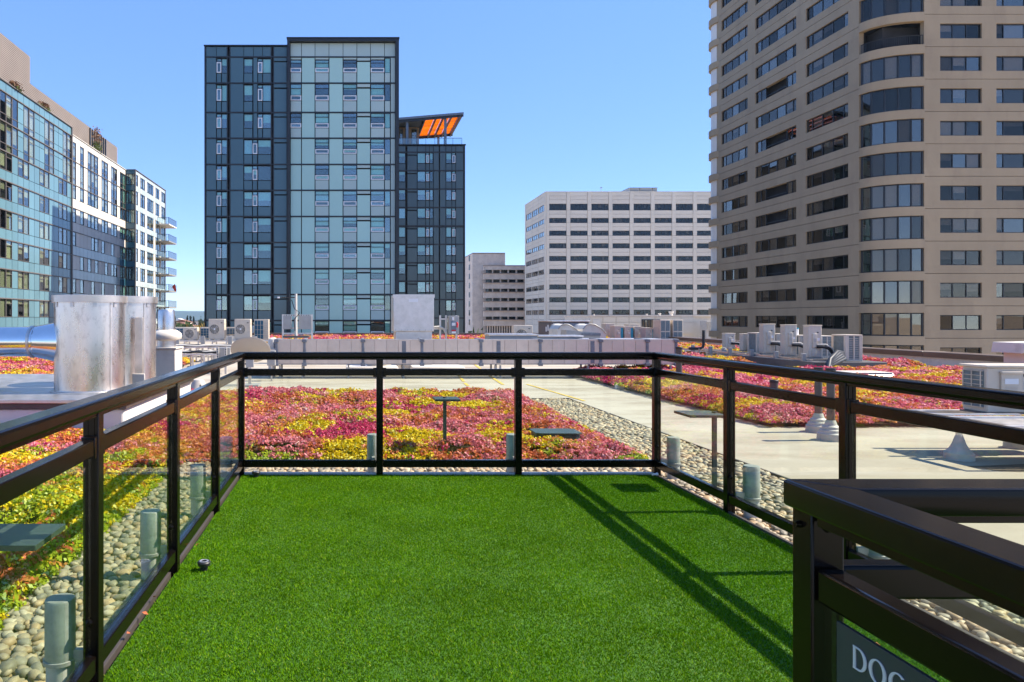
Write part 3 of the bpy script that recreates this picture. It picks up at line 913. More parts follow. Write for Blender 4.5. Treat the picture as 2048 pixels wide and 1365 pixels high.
MB().cyl((-4.66, 9.25, zc_), (-4.63, 9.25, zc_), .198, n=40).build('collar', M['galv'], rd, smooth=40)
for x_ in (-5.0, -4.55): MB().box(x_-.02, x_+.02, 9.2, 9.3, .453, .92).build('leg', M['white'], rd)
jb = thing('conduit_box', (-2.86, 9.78, .453), 'slim galvanised conduit box standing between the two drums', 'conduit box')
MB().box(-2.90, -2.80, 9.72, 9.80, .46, 1.40).build('column', M['galv'], jb, bevel=.004)
MB().box(-2.93, -2.76, 9.70, 9.72, .48, .64).build('cover', M['white'], jb, bevel=.01)
rv = thing('roof_fan', (-2.92, 11.5, .453), 'mushroom shaped white roof fan on a square box behind the drums', 'roof fan')
MB().box(-.21, .19, -.24, .24, 0, .45).build('box', M['white'], rv, bevel=.01, local=True)
MB().box(-.23, .21, -.26, .26, .45, .475).build('flange', M['white'], rv, bevel=.004, local=True)
MB().lathe((-.01, 0, .475), [(.15, 0), (.15, .12), (.165, .13)], 32).build('neck', M['galv'], rv, smooth=40, local=True)
MB().lathe((-.01, 0, .60), [(.16, -.02), (.235, .0), (.25, .04), (.24, .09), (.19, .13), (.15, .15)], 36).build('bowl', M['white'], rv, smooth=40, local=True)
MB().lathe((-.01, 0, .75), [(.138, 0), (.138, .29), (.125, .318), (.0001, .322)], 36).build('cap', M['galv_streak'], rv, smooth=40, local=True)
MB().tube(ring_pts(-.215, 0, .22, .17, 'yz'), .03, 8).build('port', M['rust'], rv, smooth=60, local=True)

# ---- long rectangular duct
du = thing('rectangular_duct', (3.1, 18.0, ZR), 'long rectangular foil wrapped duct on legs across the roof', 'duct')
DY0, DY1, DZ0, DZ1 = 18.0, 18.75, .245, .845
joints = [553, 609, 726, 844, 962, 1080.5, 1201, 1294.5, 1352]
jx = [ax(p_, DY0) for p_ in joints]
for a, b in zip(jx[:-1], jx[1:]):
    n_ = max(2, round((b-a)/.31))
    for k in range(n_):
        u0, u1 = a + (b-a)*k/n_, a + (b-a)*(k+1)/n_
        piece('panel', M['duct'], du, u0+.003, u1-.003, DY0, DY0+.02, DZ0, DZ1, bevel=.003, tilt=.004)
    MB().box(a, b, DY0+.022, DY1, DZ0+.004, DZ1-.004).build('section', M['duct'], du, bevel=.01)
for k, x_ in enumerate(jx):
    MB().box(x_-.035, x_+.035, DY0-.022, DY1+.02, DZ0-.03, DZ1+.028).build('joint_flange', M['sealant'], du, bevel=.008)
    for z_ in (DZ0-.02, DZ1-.03):
        MB().box(x_-.06, x_+.06, DY0-.05, DY0-.023, z_-.03, z_+.05).build('clamp', M['sealant'], du, bevel=.01)
for x_ in (ax(808, 18), ax(997, 18), ax(1185, 18)):
    MB().box(x_-.05, x_+.05, DY0-.010, DY0-.001, DZ0+.02, DZ1-.03).build('patch', M['sealant'], du, bevel=.003)
MB().box(jx[0], jx[-1], DY0-.006, DY0+.02, DZ1+.001, DZ1+.022).build('top_angle', M['galv'], du)
MB().box(jx[0], jx[-1], DY0-.006, DY0+.02, DZ0-.016, DZ0-.001).build('bottom_angle', M['sealant'], du)
for px_ in (560, 605, 697, 807, 990, 1000, 1175, 1192, 1290, 1340):
    x_ = ax(px_, 18.1)
    for y_ in (18.05, 18.6): MB().box(x_-.022, x_+.022, y_, y_+.04, ZR, DZ0-.035).build('leg', M['steel'], du)
d2 = thing('low_duct', (8.0, 24.0, ZR), 'low grey duct run behind the long foil duct', 'duct')
for (a, b, y_, zt) in ((980, 1075, 24, .86), (1078, 1165, 24.6, .80), (1168, 1325, 24, .70)):
    MB().box(ax(a, y_), ax(b, y_), y_, y_+.9, .25, zt-.06).build('section', M['bluegrey'], d2, bevel=.01)
    MB().box(ax(a, y_)-.03, ax(b, y_)+.03, y_-.03, y_+.93, zt-.055, zt).build('cover', M['galv'], d2, bevel=.01)
for px_ in (985, 1070, 1165, 1320): MB().box(ax(px_, 24.3)-.03, ax(px_, 24.3)+.03, 24.3, 24.36, ZR, .248).build('leg', M['steel'], d2)
wb = MB().lathe((ax(758, 19.6), 19.6, DZ1-.1), [(.33, 0), (.33, .1), (.28, .16), (.12, .2), (.0001, .21)], 20).build('tarp_bundle', M['white'], smooth=60)
wb.scale = (1, .8, .75); wb.location.z = ZR; tag(wb, 'white wrapped bundle peeping over the long duct', 'bundle')
wb.scale = (1.0, .7, 4.6)
for (px_, lab) in ((880, 'pale curb box lying under the duct near the walkway lines'), (745, 'pale curb box lying under the duct by the white bundle')):
    b = MB().box(ax(px_, 19)-.7, ax(px_, 19)+.7, 19.2, 20.2, ZR, .09).build('roof_curb', M['membrane'], bevel=.04); tag(b, lab, 'curb')

# ---- intake hood and its switch
ih = thing('intake_hood', (ax(828, 20), 20.6, ZR), 'tall square galvanised intake hood rising behind the long duct', 'hood')
x0, x1 = ax(787, 20), ax(868, 20)
MB().box(x0+.07, x1-.05, 20.05, 21.1, ZR, 1.02).build('curb', M['galv'], ih, bevel=.01)
MB().box(x0, x1, 20.0, 21.15, 1.021, az_(590, 20)).build('hood', M['galv'], ih, bevel=.012)
MB().box(x0-.02, x1+.02, 19.985, 20.0, az_(596, 20), az_(590, 20)+.01).build('top_lip', M['galv'], ih)
MB().box(x0+.42, x0+.68, 19.99, 19.998, 1.83, 1.93).build('sticker', M['paper'], ih)
for k in range(7):
    MB().cyl((x0+.06+k*.165, 19.998, 1.06), (x0+.06+k*.165, 19.985, 1.06), .012, n=8).build('screw', M['steel'], ih)
sw = thing('disconnect_switch', (ax(903, 20.5), 20.6, ZR), 'grey electrical disconnect with a red handle on strut posts', 'switch box')
g = lambda p_: ax(p_, 20.5)
zz = lambda p_: az_(p_, 20.5)
MB().box(g(898), g(918), 20.5, 20.75, zz(669), zz(632)).build('box', M['steel'], sw, bevel=.008)
MB().box(g(902), g(913), 20.48, 20.498, zz(667), zz(643)).build('door', M['bluegrey'], sw, bevel=.005)
MB().box(g(903.5), g(911), 20.47, 20.479, zz(652), zz(646)).build('plate', M['paper'], sw)
MB().box(g(903), g(911.5), 20.466, 20.479, zz(663), zz(660)).build('warning_strip', M['red'], sw)
MB().box(g(903), g(911.5), 20.468, 20.479, zz(667), zz(663.2)).build('sticker', M['paper'], sw)
MB().box(g(904), g(908), 20.47, 20.499, zz(641), zz(635)).build('sticker', M['paper'], sw)
MB().tube([(g(914), 20.49, zz(646)), (g(914.5), 20.44, zz(648)), (g(913.4), 20.42, zz(655))], .025, 8).build('handle', M['red'], sw, smooth=40)
for p_ in (883, 895, 916): MB().box(g(p_)-.025, g(p_)+.025, 20.78, 20.83, ZR, zz(631)).build('strut_post', M['galv'], sw)
MB().box(g(883), g(916), 20.76, 20.78, zz(640), zz(637)).build('strut_rail', M['galv'], sw)
MB().box(g(870), g(898), 20.84, 20.87, zz(660), zz(657)).build('strut_rail', M['galv'], sw)
MB().tube([(g(868), 20.6, zz(655)), (g(880), 20.6, zz(654)), (g(888), 20.6, zz(658)), (g(893), 20.6, zz(668)), (g(894), 20.6, ZR)], .03, 8).build('conduit', M['white'], sw, smooth=60)

# ---- satellite dish seen from behind
sd = thing('satellite_dish', (ax(500, 16), 16, ZR), 'large beige satellite dish turned away on a short strut mast', 'satellite dish')
prof = [(.0001, 0)] + [(.44*q_, .10*q_*q_) for q_ in np.linspace(.1, 1.0, 9)]
ds = MB().lathe((0, 0, 0), prof + [(.445, .108), (.435, .112), (.42, .10)], 40).build('reflector', M['dish'], sd, smooth=60, local=True)
ds.location = (0.0, .05, az_(706, 16) - ZR - .02); ds.rotation_euler = (R(-42), 0, R(4))
MB().box(-.03, .03, -.06, 0, 0, .72).build('mast', M['galv'], sd, local=True)
MB().box(-.09, .09, -.07, -.01, .42, .62).build('bracket', M['steel'], sd, bevel=.01, local=True)
MB().tube(ring_pts(-.14, -.05, .42, .09, 'xz'), .018, 6).build('cable_coil', M['black'], sd, smooth=60, local=True)
MB().box(-.22, .22, -.25, .2, 0, .05).build('foot', M['steel'], sd, bevel=.01, local=True)

# ---- antenna rack
an = thing('antenna_rack', (ax(592, 24), 24, ZR), 'grey strut rack with two panels and a thin mast carrying a yagi antenna', 'antenna')
g = lambda p_: ax(p_, 24); zz = lambda p_: az_(p_, 24)
MB().cyl((g(592), 24, ZR), (g(592), 24, zz(588)), .055, .04, 12).build('mast', M['white'], an, smooth=40)
MB().box(g(562), g(590), 23.99, 24.01, zz(596.5), zz(594.5)).build('antenna_boom', M['black'], an)
for k in range(7):
    x_ = g(564+3.6*k); MB().cyl((x_, 23.75, zz(595.5)), (x_, 24.25, zz(595.5)), .012, n=6).build('antenna_element', M['black'], an)
MB().box(g(577)-.03, g(577)+.03, 23.96, 24.04, zz(601), zz(588)).build('antenna_clamp', M['black'], an)
MB().box(g(555), g(559), 23.96, 24.04, zz(597), zz(594)).build('antenna_tip', M['paper'], an)
for (a, b) in ((566, 583), (597, 623)): MB().box(g(a), g(b), 24.05, 24.11, zz(659), zz(632)).build('panel', M['steel'], an, bevel=.006)
for p_ in (565, 623.5): MB().box(g(p_)-.03, g(p_)+.03, 24.12, 24.18, ZR, zz(629)).build('strut_post', M['galv'], an)
for z_ in (631, 657, 668): MB().box(g(564), g(625), 24.19, 24.23, zz(z_)-.03, zz(z_)+.03).build('strut_rail', M['galv'], an)
for k in range(12): MB().box(g(566+5*k), g(568+5*k), 24.182, 24.189, zz(631)-.012, zz(631)+.012).build('strut_slot', M['black'], an)
MB().box(g(566), g(618), 23.9, 24.4, zz(676), zz(672)).build('shelf', M['dkgrey'], an)
MB().tube([(g(583), 24, zz(600)), (g(589), 23.97, zz(618)), (g(600), 23.95, zz(626)), (g(588), 23.95, zz(640)), (g(590), 23.95, zz(662))], .014, 6).build('cable', M['black'], an, smooth=60)

# ---------------------------------------------------------------- condensers
def fan_unit(name, loc, W, Dp, Hh, label, group, fan_x=.38, rz=0, hub=True):
    t = thing(name, loc, label, 'condenser', group, rz)
    MB().box(-W/2, W/2, -Dp/2, Dp/2, .03, Hh).build('casing', M['cream'], t, bevel=.018, local=True)
    fx, fz, fr = -W/2 + W*fan_x, Hh*.52, min(W*.30, Hh*.40)
    MB().cyl((fx, -Dp/2-.004, fz), (fx, -Dp/2-.001, fz), fr, n=28).build('fan_opening', M['grille'], t, smooth=40, local=True)
    for k in range(3):
        a = k*2.094+.4
        MB().add([(fx, -Dp/2-.006, fz), (fx+fr*.9*math.cos(a), -Dp/2-.006, fz+fr*.9*math.sin(a)), (fx+fr*.9*math.cos(a+.75), -Dp/2-.008, fz+fr*.9*math.sin(a+.75))], [(0, 1, 2)]).build('fan_blade', M['fan'], t, local=True)
    gm = MB()
    for rr in (.45, .72, 1.0): gm.tube(ring_pts(fx, -Dp/2-.014, fz, fr*rr, 'xz', 20), .0065, 5)
    for k in range(12):
        a = k*math.pi/6
        gm.tube([(fx+fr*.2*math.cos(a), -Dp/2-.014, fz+fr*.2*math.sin(a)), (fx+fr*math.cos(a), -Dp/2-.014, fz+fr*math.sin(a))], .005, 4)
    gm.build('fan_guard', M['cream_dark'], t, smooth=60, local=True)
    if hub: MB().cyl((fx, -Dp/2-.02, fz), (fx, -Dp/2-.010, fz), fr*.2, n=16).build('hub', M['paper'], t, smooth=40, local=True)
    MB().box(W*.27, W*.38, -Dp/2-.004, -Dp/2+.002, Hh*.80, Hh*.84).build('badge', M['rust'], t, local=True)
    MB().box(W/2-.002, W/2+.012, -Dp*.25, Dp*.3, Hh*.2, Hh*.62).build('service_cover', M['cream'], t, bevel=.005, local=True)
    MB().box(W/2-.002, W/2+.004, -Dp*.3, -Dp*.1, Hh*.74, Hh*.78).build('handle', M['grille'], t, local=True)
    for s in (-1, 1): MB().box(s*W*.32-.05, s*W*.32+.05, -Dp/2-.02, Dp/2+.02, 0, .03).build('foot', M['steel'], t, local=True)
    return t
def coil_unit(name, loc, W, Dp, Hh, label, group, coil='coil', louver=0.0, rz=0, cells=(3, 4)):
    """the back of a condenser: fins behind a wire guard"""
    t = thing(name, loc, label, 'condenser', group, rz)
    MB().box(-W/2, W/2, -Dp/2+.012, Dp/2, .03, Hh).build('casing', M['cream'], t, bevel=.01, local=True)
    xe = W/2 - louver - .02
    MB().box(-W/2+.02, xe, -Dp/2+.004, -Dp/2+.0115, .07, Hh-.05).build('coil', M[coil], t, local=True)
    gm = MB()
    for k in range(cells[0]+1):
        x_ = -W/2+.02 + (xe+W/2-.02)*k/cells[0]; gm.box(x_-.005, x_+.005, -Dp/2-.004, -Dp/2+.003, .07, Hh-.05)
    for k in range(cells[1]+1):
        z_ = .07 + (Hh-.12)*k/cells[1]; gm.box(-W/2+.02, xe, -Dp/2-.010, -Dp/2-.005, z_-.005, z_+.005)
    gm.build('coil_guard', M['cream'], t, local=True)
    if louver:
        for k in range(8):
            z_ = .1 + (Hh-.2)*k/8; MB().box(xe+.03, W/2-.02, -Dp/2+.002, -Dp/2+.011, z_, z_+(Hh-.2)/8*.55).build('slot', M['cream_dark'], t, local=True)
    for s in (-1, 1): MB().box(s*W*.32-.05, s*W*.32+.05, -Dp/2-.02, Dp/2+.02, 0, .03).build('foot', M['steel'], t, local=True)
    return t
def side_unit(name, loc, W, Dp, Hh, label, group, coil='coil_grey', lid=True):
    """a condenser seen from its service side; the coil is on the +X or -X flank"""
    t = thing(name, loc, label, 'condenser', group)
    MB().box(-W/2, W/2, -Dp/2, Dp/2, .03, Hh).build('casing', M['cream'], t, bevel=.022, local=True)
    MB().box(-W*.22, W*.10, -Dp/2-.03, -Dp/2, Hh*.33, Hh*.75).build('service_cover', M['cream'], t, bevel=.012, local=True)
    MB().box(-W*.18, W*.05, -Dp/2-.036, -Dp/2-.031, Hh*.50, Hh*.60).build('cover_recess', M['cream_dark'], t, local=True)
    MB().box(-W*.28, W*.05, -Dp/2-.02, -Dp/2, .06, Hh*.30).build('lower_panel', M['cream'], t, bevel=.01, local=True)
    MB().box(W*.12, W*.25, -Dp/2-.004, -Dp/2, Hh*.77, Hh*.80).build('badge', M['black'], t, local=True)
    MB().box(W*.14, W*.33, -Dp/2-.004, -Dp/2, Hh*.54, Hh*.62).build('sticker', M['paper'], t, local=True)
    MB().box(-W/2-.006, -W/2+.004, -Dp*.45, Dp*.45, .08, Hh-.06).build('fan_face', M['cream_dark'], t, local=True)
    if lid: MB().box(-W/2-.01, W/2+.01, -Dp/2-.012, Dp/2+.012, Hh-.02, Hh+.006).build('lid', M['cream'], t, bevel=.01, local=True)
    for s in (-1, 1): MB().box(-W/2-.02, W/2+.02, s*Dp*.32-.05, s*Dp*.32+.05, 0, .03).build('foot', M['steel'], t, local=True)
    return t
def louver_unit(name, loc, W, Dp, Hh, label, group, rz=0, coil='coil_grey'):
    t = thing(name, loc, label, 'condenser', group, rz)
    MB().box(-W/2+.02, W/2-.02, -Dp/2+.02, Dp/2-.02, .04, Hh-.04).build('coil', M[coil], t, local=True)
    MB().box(-W/2, W/2, -Dp/2, Dp/2, Hh-.04, Hh).build('lid', M['cream'], t, bevel=.01, local=True)
    MB().box(-W/2, W/2, -Dp/2, Dp/2, 0, .05).build('base_pan', M['cream'], t, bevel=.005, local=True)
    for sx in (-1, 1):
        for sy in (-1, 1):
            MB().box(min(sx*W/2, sx*(W/2-.09)), max(sx*W/2, sx*(W/2-.09)), min(sy*Dp/2, sy*(Dp/2-.09)), max(sy*Dp/2, sy*(Dp/2-.09)), .05, Hh-.04).build('corner_post', M['cream'], t, bevel=.006, local=True)
    MB().box(-.018, .018, -Dp/2, -Dp/2+.019, .05, Hh-.04).build('centre_post', M['cream'], t, local=True)
    n_ = 12
    for k in range(n_):
        z_ = .07 + (Hh-.13)*k/n_
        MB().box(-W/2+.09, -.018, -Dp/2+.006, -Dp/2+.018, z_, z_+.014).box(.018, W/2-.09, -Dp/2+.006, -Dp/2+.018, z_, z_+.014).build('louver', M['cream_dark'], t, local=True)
    return t

# left group, on struts
YL = 28.0
def unit_px(p0, p1, ytop, ybot, Y): return (ax((p0+p1)/2, Y), ax(p1, Y)-ax(p0, Y), az_(ybot, Y), az_(ytop, Y)-az_(ybot, Y))
GL = 'condensers on the strut racks by the roof fan'
x_, W_, zb, Hh = unit_px(366, 395, 655, 681, YL)
fan_unit('condenser', (x_, YL+.18, zb), W_, .36, Hh, 'small cream condenser with one fan and no white hub, between blue coils', GL, .45, hub=False)
x_, W_, zb, Hh = unit_px(417, 449, 638.5, 680.5, YL)
fan_unit('condenser', (x_, YL+.19, zb), W_, .38, Hh, 'cream condenser with a white fan hub nearer the roof fan', GL, .38)
x_, W_, zb, Hh = unit_px(469, 501, 638.5, 680.5, YL)
fan_unit('condenser', (x_, YL+.19, zb), W_, .38, Hh, 'cream condenser with a white fan hub beside the upright blue coil', GL, .38)
for (a, b, yt, yb, lv, lab) in ((344, 367, 655, 680, 0, 'low condenser turned to show a blue coil beside the roof fan'),
                                (400, 419, 655, 680, 0, 'low condenser turned to show a blue coil between small and large fan units'),
                                (452, 472, 655, 672, 0, 'low condenser turned to show a blue coil between the two white hub fans'),
                                (508, 537, 639, 682, .19, 'tall condenser turned to show a blue coil and cream slots')):
    x_, W_, zb, Hh = unit_px(a, b, yt, yb, YL+1.2)
    coil_unit('condenser', (x_, YL+1.4, zb), W_, .36, Hh, lab, GL, louver=lv)
tb = MB()
rk = 0
def rack(x0, x1, y, ztop, depth, label, n_legs, boxes=(), group='strut racks for the condensers'):
    t = thing('strut_rack', ((x0+x1)/2, y, ZR), label, 'rack', group)
    for yy in (y-depth/2, y+depth/2):
        MB().box(x0, x1, yy-.02, yy+.02, ztop-.045, ztop-.004).build('rail', M['galv'], t)
    for k in range(n_legs):
        x_ = x0+.05 + (x1-x0-.1)*k/(n_legs-1)
        MB().box(x_-.02, x_+.02, y-depth/2-.022, y+depth/2+.022, ztop-.095, ztop-.046).build('cross_bar', M['galv'], t)
        for yy in (y-depth/2, y+depth/2):
            MB().box(x_-.02, x_+.02, yy-.02, yy+.02, ZR, ztop-.096).build('leg', M['galv'], t)
            MB().box(x_-.09, x_+.09, yy-.09, yy+.09, ZR, ZR+.03).build('foot', M['black'], t)
    for bx_ in boxes:
        MB().box(bx_-.08, bx_+.08, y-depth/2-.09, y-depth/2-.022, ztop-.14, ztop+.16).build('switch_box', M['steel'], t, bevel=.008)
    return t
zt = az_(681, YL)
rack(ax(340, 28), ax(540, 28), 28.3, zt, .9, 'long strut rack under the cream condensers with blue coils', 8, [ax(p_, 28) for p_ in (357, 408, 462, 511)])
pr = rack(ax(346, 25), ax(470, 25), 25.2, az_(693, 25), 1.0, 'strut pipe rack with black lines before the condensers', 6)
pr2 = rack(ax(346, 21.5), ax(440, 21.5), 21.6, az_(706, 21.5), 1.2, 'lower strut pipe rack with black lines beside the roof fan', 5)
for i in range(14):
    par, y_, z_ = (pr, 24.75+.07*i, az_(693, 25)+.03) if i < 7 else (pr2, 21.1+.08*(i-7), az_(706, 21.5)+.035)
    xa, xb = (ax(344, 25), ax(500, 25)) if i < 7 else (ax(340, 21.5), ax(455, 21.5))
    MB().tube([(xa+(xb-xa)*k/6, y_+.03*math.sin(k*1.7+i), z_+.02*math.sin(k*2.3+i*2)) for k in range(7)], .026 if i % 3 else .036, 7).build('refrigerant_pipe', M['black'] if i % 4 else M['white'], par, smooth=60)
cb = thing('control_cabinet', (ax(446, 19.5), 19.5, ZR), 'pale grey control cabinet on slotted struts beside the satellite dish', 'cabinet')
MB().box(ax(437, 19.5), ax(460, 19.5), 19.5, 19.7, az_(730, 19.5), az_(696, 19.5)).build('box', M['steel'], cb, bevel=.008)
for p_ in (436, 452):
    MB().box(ax(p_, 19.5)-.03, ax(p_, 19.5)+.03, 19.44, 19.49, ZR, az_(694, 19.5)).build('strut_post', M['white'], cb)
    for k in range(6): MB().box(ax(p_, 19.5)-.012, ax(p_, 19.5)+.012, 19.436, 19.439, az_(724-4.6*k, 19.5), az_(721-4.6*k, 19.5)).build('strut_slot', M['black'], cb)
b2 = thing('junction_box', (ax(542, 17.2), 17.2, ZR), 'small grey junction box at the end of the long duct', 'junction box')
MB().box(ax(534, 17.2), ax(550, 17.2), 17.2, 17.4, az_(732, 17.2), az_(702, 17.2)).build('box', M['steel'], b2, bevel=.01)
MB().box(ax(541, 17.2), ax(544, 17.2), 17.25, 17.3, ZR, az_(732, 17.2)).build('post', M['galv'], b2)
eb = thing('duct_elbow', (ax(545, 18.6), 18.7, ZR), 'pale duct elbow turning down at the end of the long duct', 'duct')
MB().box(ax(538, 18.6), ax(551, 18.6), 18.4, 19.0, ZR, az_(676, 18.6)).build('drop', M['white'], eb, bevel=.05)
MB().box(ax(536.5, 18.6), ax(552.2, 18.6), 18.36, 19.04, az_(700, 18.6), az_(697, 18.6)).build('flange', M['galv'], eb)
# curved white pipe boot by the left bed
cbt = thing('pipe_boot', (ax(397, 13.9), 13.9, ZR), 'white slanted pipe boot with black lines at the sedum edge', 'pipe boot')
MB().lathe((0, 0, 0), [(.22, 0), (.2, .06), (.13, .26), (.1, .32), (.0001, .33)], 20).build('boot', M['boot'], cbt, smooth=50, local=True)
MB().tube([(-.05, -.02, .3), (.06, -.12, .22), (.16, -.2, .06), (.3, -.25, .04)], .02, 6).build('line', M['black'], cbt, smooth=60, local=True)
MB().box(-.42, -.18, -.1, .15, 0, .16).build('block', M['dkgrey'], cbt, bevel=.02, local=True)

# far middle group
YF = 42.0
GF = 'small condensers beyond the curved hoods'
x_, W_, zb, Hh = unit_px(1029, 1066, 651, 673, 34)
fan_unit('condenser', (x_, 34.3, ZR+.25), W_, .45, az_(651, 34)-ZR-.25, 'cream condenser with one wide fan beside the dark packaged unit', None, .4, hub=False)
rack(x_-.6, x_+.6, 34.3, ZR+.25, .4, 'low strut rack under the wide fan condenser beside the packaged unit', 3)
ru = thing('packaged_unit', (ax(1130, 36), 37.5, ZR), 'big packaged air unit with side shade coloured dark grey, behind the curved white hoods', 'air unit')
xa, xb = ax(1105, 36), ax(1178, 36)
MB().box(xa, xb, 36, 38.7, ZR, az_(642, 36)-.06).build('body', M['dkgrey'], ru, bevel=.02)  # shade on the unit's side is put into the dark body colour
MB().box(xa-.04, xb+.04, 35.95, 38.75, az_(642, 36)-.058, az_(642, 36)+.01).build('roof_panel', M['galv'], ru, bevel=.02)
MB().box(xa+.02, xa+.5, 35.98, 35.998, ZR+.8, az_(643, 36)-.1).build('front_panel', M['white'], ru)
MB().box(xa+.55, xb-.04, 35.98, 35.998, ZR+.3, az_(643, 36)-.1).build('front_panel', M['bluegrey'], ru)
for (y_, z0_, z1_) in ((36.7, .75, 1.05), (37.05, .7, .95)): MB().box(xa-.006, xa-.001, y_, y_+.2, z0_, z1_).build('sticker', M['paper'], ru)
for i, (a, b, lab) in enumerate(((1113, 1160, 'curved white hood nearer the dark packaged unit'), (1163, 1212, 'curved white hood nearer the small condensers'))):
    ch = thing('curved_hood', (ax((a+b)/2, 32), 32.6, ZR), lab, 'hood', 'curved white air hoods')
    xa, xb = ax(a, 32), ax(b, 32)
    ztop = az_(649, 32)
    pr_ = [(xa, .1), (xa+.06, ztop-.22), (xa+.2, ztop-.05), (xa+.36, ztop), (xb-.5, ztop-.02), (xb-.2, ztop-.2), (xb, ztop-.42), (xb, .1)]
    MB().prism(pr_, 'y', 32, 33.4).build('shell', M['white'], ch, smooth=30)
    for y_ in (31.97, 33.41): MB().tube([(u, y_, v+.01) for u, v in pr_[1:-1]], .022, 6).build('rib', M['steel'], ch, smooth=60)
    MB().box(xa-.05, xb+.05, 31.95, 33.45, ZR, .10).build('base', M['galv'], ch)
lb = thing('low_box', (ax(1170, 29), 29.3, ZR), 'low grey brown duct box before the curved hoods', 'duct')
MB().prism([(ax(1133, 29), ZR), (ax(1133, 29), az_(660.5, 29)), (ax(1163, 29), az_(663.5, 29)), (ax(1200, 29), az_(666, 29)), (ax(1200, 29), ZR)], 'y', 29, 29.8).build('body', M['steel'], lb)
MB().box(ax(1163, 29), ax(1201, 29), 28.97, 28.998, az_(672, 29), az_(667, 29)).build('dark_band', M['sealant'], lb)
for (a, b, yt, yb, Y_, ck, lab) in ((1230.5, 1247.5, 652.5, 674, 42, 'coil_teal', 'small condenser with a teal coil edge, nearest the curved hoods of its row'),
                                    (1250.5, 1267.5, 653, 674.5, 42, 'coil_teal', 'small condenser with a teal coil edge, second from the curved hoods'),
                                    (1271, 1288, 653.5, 675.5, 42, 'coil_teal', 'small condenser with a teal coil edge, third from the curved hoods'),
                                    (1293, 1311, 656, 676.5, 41, 'coil_teal', 'small condenser with a teal coil edge, next to the twin column units'),
                                    (1211.5, 1229.5, 648, 669, 44, None, 'cream condenser standing behind the row of teal coil units'),
                                    (1258, 1279, 649, 657, 45, None, 'low cream condenser top behind the row of teal coil units')):
    x_, W_, zb, Hh = unit_px(a, b, yt, yb, Y_)
    t = side_unit('condenser', (x_ - (.1 if ck else 0), Y_+.4, ZR+.1), W_*(.72 if ck else 1), .8, az_(yt, Y_)-ZR-.1, lab, GF)
    if ck:
        MB().box(W_*.37, W_*.64, -.38, -.2, .12, az_(yt, Y_)-ZR-.2).build('coil', M[ck], t, local=True)
        MB().box(W_*.36, W_*.66, -.4, .4, az_(yt, Y_)-ZR-.19, az_(yt, Y_)-ZR-.12).build('coil_frame', M['cream'], t, local=True)
    MB().box(-W_*.4, W_*.4, -.3, .3, -.1, -.001).build('sleeper', M['black'], t, local=True)
for (a, b, lab) in ((1321, 1345, 'tall cream condenser with twin grey grilles next to the teal coil row'), (1346, 1370, 'tall cream condenser with twin grey grilles next to the black vent pipe')):
    x_, W_, zb, Hh = unit_px(a, b-4, 640, 677.5, 40)
    t = thing('condenser', (x_, 40.5, ZR), lab, 'condenser', 'tall twin grille condensers')
    zt_ = az_(640, 40)-ZR
    MB().box(-W_/2, W_/2, -.5, .5, .0, zt_).build('casing', M['cream'], t, bevel=.02, local=True)
    for k in range(2):
        for (z0_, z1_) in ((.12, zt_*.52), (zt_*.56, zt_-.06)):
            MB().box(-W_/2+.03+k*W_*.46, -W_/2+.03+k*W_*.46+W_*.4, -.508, -.5, z0_, z1_).build('grille', M['coil_grey'], t, local=True)
bv = thing('vent_pipe', (ax(1407, 26), 26, ZR), 'black elbowed vent pipe on a rubber block in the far sedum', 'pipe')
MB().tube([(ax(1407, 26), 26, az_(661, 26)), (ax(1407, 26), 26, az_(690, 26)), (ax(1405.5, 26), 26, az_(695, 26)), (ax(1400, 26), 26, az_(697.5, 26)), (ax(1378, 26), 26, az_(697.5, 26))], .05, 12).build('pipe', M['black'], bv, smooth=60)
MB().box(ax(1396, 26)-.02, ax(1396, 26)+.02, 25.9, 25.95, ZR, az_(698, 26)).build('strut', M['galv'], bv)
MB().box(ax(1392, 26), ax(1406, 26), 25.7, 26.1, ZR, az_(709, 26)).build('block', M['black'], bv)
for (px_, yt, yb, Y_, lab) in ((1358, 694, 733, 16.5, 'short black pipe stub at the end of the long duct'), (1548, 760, 779, 12.5, 'short black pipe stub rising from the magenta sedum')):
    zt_ = az_(yt, Y_)
    t = thing('pipe_stub', (ax(px_, Y_), Y_, ZR), lab, 'pipe')
    rr = .065 if Y_ > 14 else .062
    MB().lathe((0, 0, 0), [(rr, 0), (rr, zt_-ZR), (rr-.012, zt_-ZR), (rr-.012, zt_-ZR-.08), (.0001, zt_-ZR-.08)], 20).build('pipe', M['rust'], t, smooth=30, local=True)
    MB().lathe((0, 0, 0), [(rr+.004, zt_-ZR-.05), (rr+.008, zt_-ZR-.045), (rr+.008, zt_-ZR-.01), (rr+.002, zt_-ZR-.005)], 20).build('collar', M['black'], t, smooth=30, local=True)

